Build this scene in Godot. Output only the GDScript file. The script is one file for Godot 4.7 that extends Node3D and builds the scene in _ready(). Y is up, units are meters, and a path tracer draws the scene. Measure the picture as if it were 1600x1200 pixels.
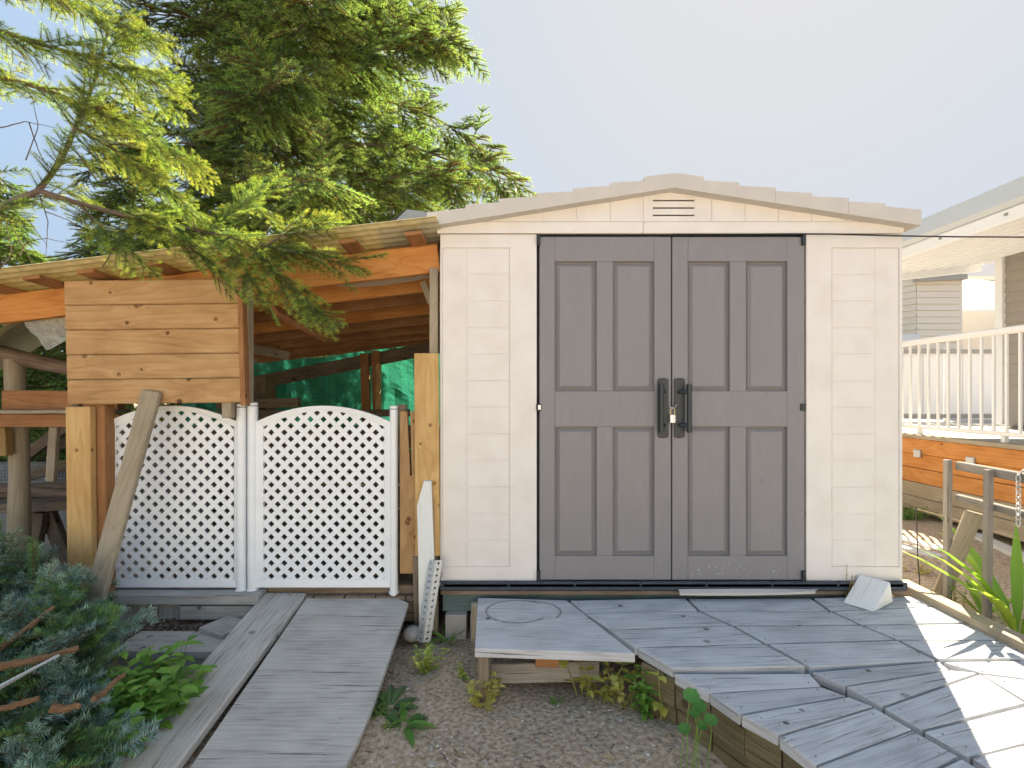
extends Node3D
# A plastic garden shed beside an open timber lean-to, under conifers, seen by a wide lens.
# Metres, y up, soil at about y = 0. The camera stands at (0, EYE, 0) and looks along -z.

const F := 800.0        # focal length in pixels of the 1600 x 1200 photograph
const EYE := 1.30
const HZ := 615.0       # row of the horizon
const SD := 2.68        # distance of the shed front
const DECK := 0.245

var rng := RandomNumberGenerator.new()
var mat := {}
var taken := {}


# ---------------------------------------------------------------- helpers: positions
func P(u: float, v: float, d: float) -> Vector3:
	return Vector3((u - 800.0) / F * d, EYE - (v - HZ) / F * d, -d)

func G(u: float, v: float, y: float) -> Vector3:
	return P(u, v, (EYE - y) * F / (v - HZ))

func rr(a: float, b: float) -> float:
	return rng.randf_range(a, b)


# ---------------------------------------------------------------- helpers: mesh building
class MB:
	var v := PackedVector3Array()
	var n := PackedVector3Array()
	var t := PackedVector2Array()
	var c := PackedColorArray()
	var col := Color(1, 1, 1)

	func tri(a: Vector3, b: Vector3, d: Vector3, hint: Vector3, ua := Vector2.ZERO, ub := Vector2.ZERO, ud := Vector2.ZERO) -> void:
		var q := (b - a).cross(d - a)
		if q.length_squared() < 1e-16:
			return
		q = q.normalized()
		if q.dot(hint) > 0.0:
			v.append(a); v.append(d); v.append(b)
			t.append(ua); t.append(ud); t.append(ub)
		else:
			q = -q
			v.append(a); v.append(b); v.append(d)
			t.append(ua); t.append(ub); t.append(ud)
		for i in 3:
			n.append(q); c.append(col)

	func quad(a: Vector3, b: Vector3, d: Vector3, e: Vector3, hint: Vector3, ua := Vector2.ZERO, ub := Vector2.ZERO, ud := Vector2.ZERO, ue := Vector2.ZERO) -> void:
		tri(a, b, d, hint, ua, ub, ud)
		tri(a, d, e, hint, ua, ud, ue)

	# smooth quad with a normal for every corner
	func squad(a: Vector3, b: Vector3, d: Vector3, e: Vector3, na: Vector3, nb: Vector3, nd: Vector3, ne: Vector3, ua := Vector2.ZERO, ub := Vector2.ZERO, ud := Vector2.ZERO, ue := Vector2.ZERO) -> void:
		var f := (b - a).cross(d - a) + (d - a).cross(e - a)
		var ps := [a, b, d, a, d, e]
		var ns := [na, nb, nd, na, nd, ne]
		var ts := [ua, ub, ud, ua, ud, ue]
		var order := [0, 2, 1, 3, 5, 4] if f.dot(na + nb + nd + ne) > 0.0 else [0, 1, 2, 3, 4, 5]
		for i in order:
			v.append(ps[i]); n.append(ns[i]); t.append(ts[i]); c.append(col)

	func uvof(p: Vector3, k: int, g: int, off: Vector2) -> Vector2:
		var m := 3 - k - g
		if k == g:
			return Vector2(p[(g + 1) % 3] / 0.4, p[(g + 2) % 3] / 1.6) + off
		return Vector2(p[m] / 0.4, p[g] / 1.6) + off

	# a box with chamfered edges, about the origin of x; g is the axis of the grain
	func box(x: Transform3D, size: Vector3, bevel := 0.002, g := 1, off := Vector2.ZERO) -> void:
		var h := size * 0.5
		var b := minf(bevel, minf(h.x, minf(h.y, h.z)) * 0.8)
		var corner := {}
		for sx in [-1, 1]:
			for sy in [-1, 1]:
				for sz in [-1, 1]:
					var s := Vector3(sx, sy, sz)
					for k in 3:
						var p := Vector3(sx * (h.x - b), sy * (h.y - b), sz * (h.z - b))
						p[k] = s[k] * h[k]
						corner[[sx, sy, sz, k]] = p
		for k in 3:
			var i := (k + 1) % 3
			var j := (k + 2) % 3
			for s in [-1, 1]:
				var q := []
				for e in [[-1, -1], [1, -1], [1, 1], [-1, 1]]:
					var key := [0, 0, 0, k]
					key[k] = s; key[i] = e[0]; key[j] = e[1]
					q.append(corner[key])
				var nn := Vector3.ZERO
				nn[k] = s
				quad(x * q[0], x * q[1], x * q[2], x * q[3], x.basis * nn, uvof(q[0], k, g, off), uvof(q[1], k, g, off), uvof(q[2], k, g, off), uvof(q[3], k, g, off))
			# edges parallel to axis k
			for s1 in [-1, 1]:
				for s2 in [-1, 1]:
					var q := []
					for e in [[-1, i], [-1, j], [1, j], [1, i]]:
						var key := [0, 0, 0, e[1]]
						key[k] = e[0]; key[i] = s1; key[j] = s2
						q.append(corner[key])
					var nn := Vector3.ZERO
					nn[i] = s1; nn[j] = s2
					var kk := i if i != g else j
					quad(x * q[0], x * q[1], x * q[2], x * q[3], x.basis * nn, uvof(q[0], kk, g, off), uvof(q[1], kk, g, off), uvof(q[2], kk, g, off), uvof(q[3], kk, g, off))
		for sx in [-1, 1]:
			for sy in [-1, 1]:
				for sz in [-1, 1]:
					tri(x * corner[[sx, sy, sz, 0]], x * corner[[sx, sy, sz, 1]], x * corner[[sx, sy, sz, 2]], x.basis * Vector3(sx, sy, sz), off, off, off)

	# a convex or concave polygon (list of Vector3 in one plane) pushed by the vector e; grain along g
	func slab(poly: Array, e: Vector3, g: Vector3, off := Vector2.ZERO, chamfer := 0.0) -> void:
		var nn := -e.normalized()
		var gx := g.normalized()
		var gy := nn.cross(gx).normalized()
		var o: Vector3 = poly[0]
		var flat := PackedVector2Array()
		var mid := Vector3.ZERO
		for p in poly:
			flat.append(Vector2((p - o).dot(gx), (p - o).dot(gy)))
			mid += p / poly.size()
		var top := []
		for i in poly.size():
			var p: Vector3 = poly[i]
			top.append(p + (mid - p).normalized() * chamfer * 1.4 if chamfer > 0.0 else p)
		var idx := Geometry2D.triangulate_polygon(flat)
		var uvs := []
		for q in flat:
			uvs.append(Vector2(q.y / 0.4, q.x / 1.6) + off)
		for i in range(0, idx.size(), 3):
			tri(top[idx[i]], top[idx[i + 1]], top[idx[i + 2]], nn, uvs[idx[i]], uvs[idx[i + 1]], uvs[idx[i + 2]])
			tri(poly[idx[i]] + e, poly[idx[i + 1]] + e, poly[idx[i + 2]] + e, -nn, uvs[idx[i]], uvs[idx[i + 1]], uvs[idx[i + 2]])
		var clockwise := Geometry2D.is_polygon_clockwise(flat)
		var lay := e.normalized() * chamfer
		for i in poly.size():
			var j := (i + 1) % poly.size()
			var dir: Vector3 = poly[j] - poly[i]
			var out := dir.cross(nn) * (-1.0 if clockwise else 1.0)
			var l := dir.length() / 1.6
			var k := e.length() / 0.4
			quad(poly[i] + lay, poly[j] + lay, poly[j] + e, poly[i] + e, out, off, off + Vector2(0, l), off + Vector2(k, l), off + Vector2(k, 0))
			if chamfer > 0.0:
				quad(top[i], top[j], poly[j] + lay, poly[i] + lay, out + nn * dir.length(), uvs[i], uvs[j], uvs[j], uvs[i])

	# a tube along points with a radius for each
	func tube(pts: Array, rad: Array, sides := 8, closed := true, off := Vector2.ZERO) -> void:
		var rings := []
		var norms := []
		var l := 0.0
		var lens := [0.0]
		var ref := Vector3.UP
		for i in pts.size():
			var d: Vector3 = (pts[mini(i + 1, pts.size() - 1)] - pts[maxi(i - 1, 0)]).normalized()
			if absf(d.dot(ref)) > 0.93:
				ref = Vector3.RIGHT if absf(d.x) < 0.8 else Vector3.BACK
			var s := d.cross(ref).normalized()
			var w := s.cross(d).normalized()
			ref = w
			var ring := []
			var nr := []
			for k in sides + 1:
				var a := TAU * k / sides
				var q := s * cos(a) + w * sin(a)
				ring.append(pts[i] + q * rad[i])
				nr.append(q)
			rings.append(ring); norms.append(nr)
			if i > 0:
				l += (pts[i] - pts[i - 1]).length()
				lens.append(l)
		for i in pts.size() - 1:
			for k in sides:
				var u0 := Vector2(float(k) / sides, lens[i] / 1.6) + off
				var u1 := Vector2(float(k + 1) / sides, lens[i] / 1.6) + off
				var u2 := Vector2(float(k + 1) / sides, lens[i + 1] / 1.6) + off
				var u3 := Vector2(float(k) / sides, lens[i + 1] / 1.6) + off
				squad(rings[i][k], rings[i][k + 1], rings[i + 1][k + 1], rings[i + 1][k], norms[i][k], norms[i][k + 1], norms[i + 1][k + 1], norms[i + 1][k], u0, u1, u2, u3)
		if closed:
			for e in [0, pts.size() - 1]:
				var dir: Vector3 = (pts[0] - pts[1]) if e == 0 else (pts[e] - pts[e - 1])
				for k in sides:
					tri(pts[e], rings[e][k], rings[e][k + 1], dir, off, off + Vector2(0.1, 0), off + Vector2(0, 0.1))

	func mesh() -> ArrayMesh:
		var a := []
		a.resize(Mesh.ARRAY_MAX)
		a[Mesh.ARRAY_VERTEX] = v
		a[Mesh.ARRAY_NORMAL] = n
		a[Mesh.ARRAY_TEX_UV] = t
		a[Mesh.ARRAY_COLOR] = c
		var m := ArrayMesh.new()
		m.add_surface_from_arrays(Mesh.PRIMITIVE_TRIANGLES, a)
		return m


# ---------------------------------------------------------------- helpers: objects
func numbered(called: String) -> String:
	taken[called] = taken.get(called, -1) + 1
	return called if taken[called] == 0 else "%s_%03d" % [called, taken[called]]

func thing(called: String, label: String, category: String, at := Vector3.ZERO, group := "") -> Node3D:
	var o := Node3D.new()
	o.name = numbered(called)
	add_child(o)
	o.position = at
	o.set_meta("label", label)
	o.set_meta("category", category)
	if group:
		o.set_meta("group", group)
	return o

# a part made of a world-space mesh builder (or a mesh placed by x)
func part(parent: Node3D, called: String, m, material: Material, x := Transform3D()) -> MeshInstance3D:
	var o := MeshInstance3D.new()
	o.name = called
	parent.add_child(o, true)
	o.mesh = m.mesh() if m is MB else m
	o.material_override = material
	o.global_transform = x
	return o

func structure(called: String, m, material: Material) -> MeshInstance3D:
	var o := part(self, called, m, material)
	o.set_meta("kind", "structure")
	return o

# a sawn board from a to b, width w across (perpendicular to up) and thickness t along up
func board(parent: Node3D, called: String, a: Vector3, b: Vector3, up: Vector3, w: float, t: float, material: Material, tint := 1.0, bevel := 0.003) -> MeshInstance3D:
	var m := MB.new()
	var k := rr(-0.07, 0.07)
	m.col = Color(tint * (1.0 + k), tint * (1.0 + k * 0.8), tint * (1.0 + k * 0.5))
	var y := (b - a).normalized()
	var z := (up - y * up.dot(y)).normalized()
	var x := y.cross(z)
	m.box(Transform3D(), Vector3(w, (b - a).length(), t), bevel, 1, Vector2(rr(0, 1), rr(0, 1)))
	return part(parent, called, m, material, Transform3D(Basis(x, y, z), (a + b) * 0.5))

func polyboard(parent: Node3D, called: String, poly: Array, e: Vector3, g: Vector3, material: Material, tint := 1.0, chamfer := 0.003) -> MeshInstance3D:
	var m := MB.new()
	var k := rr(-0.08, 0.08)
	m.col = Color(tint * (1.0 + k), tint * (1.0 + k), tint * (1.0 + k * 0.9))
	m.slab(poly, e, g, Vector2(rr(0, 1), rr(0, 1)), chamfer)
	return part(parent, called, m, material)


# ---------------------------------------------------------------- textures and materials
func noise_bytes(seed_: int, w: int, h: int, sw: int, sh: int, freq: float, octaves := 3) -> PackedByteArray:
	var fn := FastNoiseLite.new()
	fn.seed = seed_
	fn.noise_type = FastNoiseLite.TYPE_SIMPLEX_SMOOTH
	fn.frequency = freq
	fn.fractal_octaves = octaves
	var im := fn.get_seamless_image(sw, sh)
	im.convert(Image.FORMAT_L8)
	if sw != w or sh != h:
		im.resize(w, h, Image.INTERPOLATE_CUBIC)
	return im.get_data()

# grain of a sawn board, 0.4 m across by 1.6 m along: byte arrays [tone, relief]
func grain(seed_: int, rings: int, wander: float, knots: int, cracks: float) -> Array:
	var w := 256
	var h := 1024
	var warp := noise_bytes(seed_, w, h, 128, 64, 0.02, 2)
	var fibre := noise_bytes(seed_ + 1, w, h, 256, 32, 0.35, 2)
	var fine := noise_bytes(seed_ + 2, w, h, 256, 512, 0.45, 2)
	var blot := noise_bytes(seed_ + 3, w, h, 64, 128, 0.04, 3)
	var crack := noise_bytes(seed_ + 4, w, h, 256, 24, 0.12, 2)
	var ks := []
	var kr := RandomNumberGenerator.new()
	kr.seed = seed_ * 7 + 3
	for i in knots:
		ks.append([kr.randf_range(30, w - 30), kr.randf_range(60, h - 60), kr.randf_range(3.5, 7.5)])
	var tone := PackedByteArray()
	var relief := PackedByteArray()
	tone.resize(w * h)
	relief.resize(w * h)
	for y in h:
		var near := []
		for k in ks:
			if absf(y - k[1]) < 90.0:
				near.append(k)
		for x in w:
			var i := y * w + x
			var s := float(x) / w * rings + (warp[i] / 255.0 - 0.5) * wander
			var dark := 0.0
			for k in near:
				var dx: float = (x - k[0]) / k[2]
				var dy: float = (y - k[1]) / (k[2] * 2.6)
				var q := dx * dx + dy * dy
				if q < 40.0:
					s += 2.2 / (1.0 + q * 0.9) * (1.0 if dx > 0.0 else -1.0)
					if dx * dx + dy * dy * 6.0 < 1.3:
						dark = 0.5
					elif dx * dx + dy * dy * 6.0 < 2.2:
						dark = 0.3
			var r := s - floorf(s)
			var ring := r * r * 0.9 if r < 0.9 else (1.0 - r) * 7.3
			var f := fibre[i] / 255.0
			var fi := fine[i] / 255.0
			var cr := clampf((crack[i] / 255.0 - (0.82 - cracks * 0.08)) * 9.0, 0.0, 1.0) * minf(cracks * 2.0, 1.0)
			var val := 0.66 - ring * 0.26 + (f - 0.5) * 0.30 + (blot[i] / 255.0 - 0.5) * 0.34 + (fi - 0.5) * 0.34
			val = clampf(val - cr * 0.55 - dark, 0.0, 1.0)
			tone[i] = int(val * 255.0)
			relief[i] = int(clampf(0.62 - ring * 0.25 + (f - 0.5) * 0.6 - cr * 0.6 - dark * 0.3, 0.0, 1.0) * 255.0)
	return [tone, relief]

func ramp_texture(tone: PackedByteArray, w: int, h: int, stops: Array) -> ImageTexture:
	# stops: colours (linear) from dark to light, evenly spaced
	var lut := PackedByteArray()
	lut.resize(256 * 3)
	for i in 256:
		var x := i / 255.0 * (stops.size() - 1)
		var k := mini(int(x), stops.size() - 2)
		var q: Color = (stops[k] as Color).lerp(stops[k + 1], x - k).linear_to_srgb()
		lut[i * 3] = int(clampf(q.r, 0, 1) * 255)
		lut[i * 3 + 1] = int(clampf(q.g, 0, 1) * 255)
		lut[i * 3 + 2] = int(clampf(q.b, 0, 1) * 255)
	var out := PackedByteArray()
	out.resize(w * h * 3)
	for i in w * h:
		var k := tone[i] * 3
		out[i * 3] = lut[k]
		out[i * 3 + 1] = lut[k + 1]
		out[i * 3 + 2] = lut[k + 2]
	return ImageTexture.create_from_image(Image.create_from_data(w, h, false, Image.FORMAT_RGB8, out))

func wood(called: String, g: Array, stops: Array, rough := 0.85, relief_cm := 0.08) -> void:
	var m := StandardMaterial3D.new()
	m.resource_name = called
	m.albedo_texture = ramp_texture(g[0], 256, 1024, stops)
	m.vertex_color_use_as_albedo = true
	m.roughness = rough
	m.metallic_specular = 0.35
	m.heightmap_enabled = true
	m.heightmap_texture = g[2]
	m.heightmap_scale = relief_cm
	mat[called] = m

func plain(called: String, c: Color, rough := 0.6, metal := 0.0, spec := 0.5) -> StandardMaterial3D:
	var m := StandardMaterial3D.new()
	m.resource_name = called
	m.albedo_color = c.linear_to_srgb()
	m.roughness = rough
	m.metallic = metal
	m.metallic_specular = spec
	mat[called] = m
	return m

# mottled material: two tones by noise, laid in world space
func mottled(called: String, stops: Array, freq: float, scale: float, rough := 0.8, relief_cm := 0.0, size := 512, octaves := 5) -> StandardMaterial3D:
	var data := noise_bytes(hash(called) % 1000, size, size, size, size, freq, octaves)
	var m := StandardMaterial3D.new()
	m.resource_name = called
	m.albedo_texture = ramp_texture(data, size, size, stops)
	m.uv1_triplanar = true
	m.uv1_world_triplanar = true
	m.uv1_scale = Vector3.ONE * scale
	m.roughness = rough
	m.metallic_specular = 0.4
	if relief_cm > 0.0:
		m.heightmap_enabled = true
		m.heightmap_texture = ImageTexture.create_from_image(Image.create_from_data(size, size, false, Image.FORMAT_L8, data))
		m.heightmap_scale = relief_cm
	mat[called] = m
	return m

func leafy(called: String, through: Color, rough := 0.5) -> StandardMaterial3D:
	var m := StandardMaterial3D.new()
	m.resource_name = called
	m.vertex_color_use_as_albedo = true
	m.roughness = rough
	m.metallic_specular = 0.35
	m.backlight_enabled = true
	m.backlight = through.linear_to_srgb()
	mat[called] = m
	return m

func make_materials() -> void:
	var ga := grain(11, 7, 2.6, 13, 0.0)     # knotty
	var gb := grain(23, 16, 1.6, 5, 0.55)    # weathered, cracked
	var gc := grain(37, 9, 4.0, 1, 0.25)    # plain sawn
	for g in [ga, gb, gc]:
		g.append(ImageTexture.create_from_image(Image.create_from_data(256, 1024, false, Image.FORMAT_L8, g[1])))
	wood("deck_wood", gb, [Color(0.13, 0.125, 0.12), Color(0.385, 0.39, 0.40), Color(0.55, 0.56, 0.575), Color(0.65, 0.66, 0.675)], 0.85, 0.07)
	wood("plywood_grey", gb, [Color(0.12, 0.11, 0.095), Color(0.33, 0.315, 0.295), Color(0.47, 0.455, 0.43), Color(0.57, 0.555, 0.53)], 0.9, 0.07)
	wood("cedar", ga, [Color(0.11, 0.05, 0.022), Color(0.36, 0.205, 0.09), Color(0.49, 0.305, 0.145), Color(0.58, 0.40, 0.22)], 0.75, 0.05)
	wood("fresh_pine", ga, [Color(0.16, 0.08, 0.03), Color(0.45, 0.27, 0.10), Color(0.58, 0.38, 0.16), Color(0.68, 0.48, 0.24)], 0.7, 0.04)
	wood("orange_fir", gc, [Color(0.16, 0.05, 0.015), Color(0.44, 0.17, 0.045), Color(0.58, 0.26, 0.075), Color(0.64, 0.33, 0.12)], 0.7, 0.05)
	wood("red_brown", gc, [Color(0.07, 0.028, 0.012), Color(0.24, 0.11, 0.045), Color(0.36, 0.18, 0.08), Color(0.44, 0.25, 0.125)], 0.85, 0.08)
	wood("old_brown", gb, [Color(0.04, 0.03, 0.02), Color(0.14, 0.105, 0.075), Color(0.22, 0.175, 0.13), Color(0.30, 0.245, 0.185)], 0.9, 0.06)
	wood("grey_tan", gc, [Color(0.11, 0.085, 0.055), Color(0.27, 0.225, 0.16), Color(0.37, 0.315, 0.23), Color(0.46, 0.40, 0.31)], 0.85, 0.06)
	wood("fence_grey", gb, [Color(0.08, 0.07, 0.055), Color(0.21, 0.19, 0.165), Color(0.30, 0.275, 0.245), Color(0.38, 0.355, 0.32)], 0.9, 0.07)
	wood("mossy", gb, [Color(0.03, 0.025, 0.015), Color(0.10, 0.085, 0.045), Color(0.17, 0.14, 0.08), Color(0.24, 0.20, 0.13)], 0.9, 0.06)
	wood("white_board", gb, [Color(0.55, 0.55, 0.51), Color(0.72, 0.73, 0.70), Color(0.77, 0.78, 0.76), Color(0.79, 0.80, 0.78)], 0.6, 0.015)
	wood("green_timber", gc, [Color(0.04, 0.06, 0.06), Color(0.10, 0.15, 0.15), Color(0.14, 0.20, 0.20), Color(0.18, 0.24, 0.24)], 0.85, 0.06)
	wood("bark", gb, [Color(0.03, 0.02, 0.015), Color(0.13, 0.09, 0.065), Color(0.24, 0.18, 0.14), Color(0.34, 0.27, 0.22)], 0.95, 0.35)
	# moulded plastic of the shed
	mottled("cream_plastic", [Color(0.70, 0.665, 0.63), Color(0.75, 0.72, 0.69), Color(0.775, 0.75, 0.725)], 0.01, 0.9, 0.45, 0.02)
	wood("door_plastic", gc, [Color(0.212, 0.205, 0.216), Color(0.233, 0.226, 0.237), Color(0.243, 0.236, 0.247), Color(0.262, 0.255, 0.266)], 0.42, 0.018)
	mottled("roof_plastic", [Color(0.53, 0.50, 0.465), Color(0.59, 0.56, 0.52)], 0.01, 0.9, 0.5, 0.02)
	mottled("white_vinyl", [Color(0.77, 0.80, 0.83), Color(0.81, 0.85, 0.885), Color(0.825, 0.865, 0.90)], 0.01, 1.3, 0.4)
	mottled("base_plastic", [Color(0.035, 0.045, 0.06), Color(0.06, 0.075, 0.10)], 0.02, 2.0, 0.55)
	plain("black_plastic", Color(0.022, 0.03, 0.036), 0.45)
	plain("black_iron", Color(0.03, 0.03, 0.032), 0.6)
	plain("white_paint", Color(0.80, 0.80, 0.79), 0.45)
	plain("white_metal", Color(0.80, 0.82, 0.84), 0.4)
	plain("speck_white", Color(0.75, 0.76, 0.76), 0.7)
	plain("steel", Color(0.62, 0.63, 0.64), 0.35, 0.9)
	plain("brass", Color(0.75, 0.62, 0.33), 0.3, 0.9)
	plain("flashing_metal", Color(0.30, 0.31, 0.31), 0.5, 0.4)
	plain("cable_black", Color(0.02, 0.02, 0.02), 0.6)
	plain("taupe_siding", Color(0.34, 0.31, 0.28), 0.6)
	plain("added_house_siding", Color(0.64, 0.65, 0.66), 0.6)
	plain("cream_siding", Color(0.68, 0.64, 0.56), 0.6)
	plain("blue_grey_trim", Color(0.50, 0.55, 0.60), 0.5)
	plain("rail_grey", Color(0.30, 0.30, 0.29), 0.6)
	plain("glass_dark", Color(0.05, 0.06, 0.07), 0.1)
	plain("tan_string", Color(0.42, 0.34, 0.22), 0.9)
	mottled("galvanised", [Color(0.36, 0.39, 0.40), Color(0.52, 0.55, 0.56), Color(0.60, 0.63, 0.63)], 0.05, 4.0, 0.5)
	mat["galvanised"].metallic = 0.5
	mottled("stone_pale", [Color(0.30, 0.28, 0.26), Color(0.48, 0.46, 0.43)], 0.05, 6.0, 0.9, 0.2)
	# soil
	mottled("soil", [Color(0.13, 0.09, 0.06), Color(0.38, 0.295, 0.205), Color(0.53, 0.43, 0.32), Color(0.66, 0.57, 0.46)], 0.03, 1.1, 0.95, 0.6, 1024, 6)
	var soil_fine := mottled("soil_fine", [Color(0.55, 0.55, 0.55), Color(0.85, 0.85, 0.85), Color(1, 1, 1)], 0.12, 7.0, 0.95)
	mat["soil"].detail_enabled = true
	mat["soil"].detail_albedo = soil_fine.albedo_texture
	mat["soil"].detail_blend_mode = BaseMaterial3D.BLEND_MODE_MUL
	mat["soil"].detail_uv_layer = BaseMaterial3D.DETAIL_UV_1
	# sheets that let light through
	var s := mottled("fibreglass", [Color(0.40, 0.37, 0.24), Color(0.58, 0.54, 0.38), Color(0.66, 0.62, 0.46)], 0.02, 1.5, 0.5)
	s.backlight_enabled = true
	s.backlight = Color(0.70, 0.66, 0.47)
	s = mottled("tarp_green", [Color(0.018, 0.12, 0.085), Color(0.035, 0.195, 0.14), Color(0.045, 0.235, 0.17)], 0.03, 2.0, 0.5, 0.15)
	s.backlight_enabled = true
	s.backlight = Color(0.85, 0.95, 0.9)
	s = plain("poly_film", Color(0.75, 0.77, 0.77), 0.3)
	s.transparency = BaseMaterial3D.TRANSPARENCY_ALPHA
	s.albedo_color.a = 0.45
	s = mottled("pegboard", [Color(0.16, 0.17, 0.18), Color(0.22, 0.23, 0.24)], 0.03, 2.0, 0.8)
	var v := StandardMaterial3D.new()
	v.vertex_color_use_as_albedo = true
	v.roughness = 0.95
	v.resource_name = "stones"
	mat["stones"] = v
	leafy("needles", Color(1.0, 1.0, 0.7))
	leafy("needles_near", Color(1.0, 0.95, 0.6))
	leafy("needles_blue", Color(0.65, 0.68, 0.6))
	leafy("leaves", Color(0.6, 0.65, 0.4))


# ---------------------------------------------------------------- conifers
# one flat spray: a twig along +x with side shoots in the xz plane, each set with needles
func make_spray(seed_: int, len_: float, sides: int, needle: float, wide: float, step: float, old: Color, young: Color, tip_share: float) -> ArrayMesh:
	var r := RandomNumberGenerator.new()
	r.seed = seed_
	var m := MB.new()
	var twigs := [[Vector3.ZERO, Vector3(1, 0, 0), len_]]
	for i in sides:
		var at := len_ * (0.12 + 0.78 * (i + 0.5) / sides)
		var l := len_ * (0.52 - 0.36 * (i + 0.5) / sides) * r.randf_range(0.8, 1.15)
		for s in [-1, 1]:
			var a := deg_to_rad(r.randf_range(42, 60))
			twigs.append([Vector3(at + r.randf_range(-0.2, 0.2) * len_ / sides, 0, 0), Vector3(cos(a), r.randf_range(-0.25, 0.12), s * sin(a)).normalized(), l])
	for w in twigs:
		var o: Vector3 = w[0]
		var d: Vector3 = w[1]
		var l: float = w[2]
		var side := d.cross(Vector3.UP).normalized()
		var up := side.cross(d).normalized()
		m.col = Color(0.16, 0.11, 0.06)
		m.quad(o - side * wide * 0.9, o + side * wide * 0.9, o + d * l + side * wide * 0.3, o + d * l - side * wide * 0.3, up)
		m.quad(o - up * wide * 0.9, o + up * wide * 0.9, o + d * l + up * wide * 0.3, o + d * l - up * wide * 0.3, side)
		var k := int(l / step)
		var fresh := r.randf_range(0.6, 1.3) * tip_share
		for i in k:
			var f := (i + 0.5) / k
			var p := o + d * (l * f)
			for sgn in [-1.0, 1.0, 0.0]:
				var roll := r.randf_range(-0.55, 0.55)
				var out: Vector3 = (side * sgn * cos(roll) + up * sin(roll)) if sgn != 0.0 else (up + side * r.randf_range(-0.6, 0.6))
				var dir: Vector3 = (out.normalized() * 0.86 + d * r.randf_range(0.4, 0.85)).normalized()
				var n2 := needle * r.randf_range(0.75, 1.15) * (1.0 if f < 0.9 else 0.75)
				var acr: Vector3 = dir.cross(up if sgn != 0.0 else side).normalized() * wide * 0.5
				var g := clampf((f - (1.0 - fresh)) * 5.0, 0.0, 1.0)
				m.col = old.lerp(young, g) * r.randf_range(0.8, 1.2)
				m.col.a = 1.0
				m.tri(p - acr, p + acr, p + dir * n2, up if r.randf() > 0.3 else side * sgn + up * 0.3)
	return m.mesh()

func spread(parent: Node3D, called: String, mesh_: Mesh, material: Material, places: Array, tints: Array) -> MultiMeshInstance3D:
	var mm := MultiMesh.new()
	mm.transform_format = MultiMesh.TRANSFORM_3D
	mm.use_colors = true
	mm.mesh = mesh_
	mm.instance_count = places.size()
	for i in places.size():
		mm.set_instance_transform(i, places[i])
		mm.set_instance_color(i, tints[i])
	var o := MultiMeshInstance3D.new()
	o.name = called
	parent.add_child(o, true)
	o.multimesh = mm
	o.set_meta("kind", "stuff")
	o.material_override = material
	o.global_transform = Transform3D()
	return o

func aim(dir: Vector3, up: Vector3, at: Vector3, size: float) -> Transform3D:
	var x := dir.normalized()
	var z := x.cross(up).normalized()
	var y := z.cross(x).normalized()
	return Transform3D(Basis(x * size, y * size, z * size), at)

var lopsided := false

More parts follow.
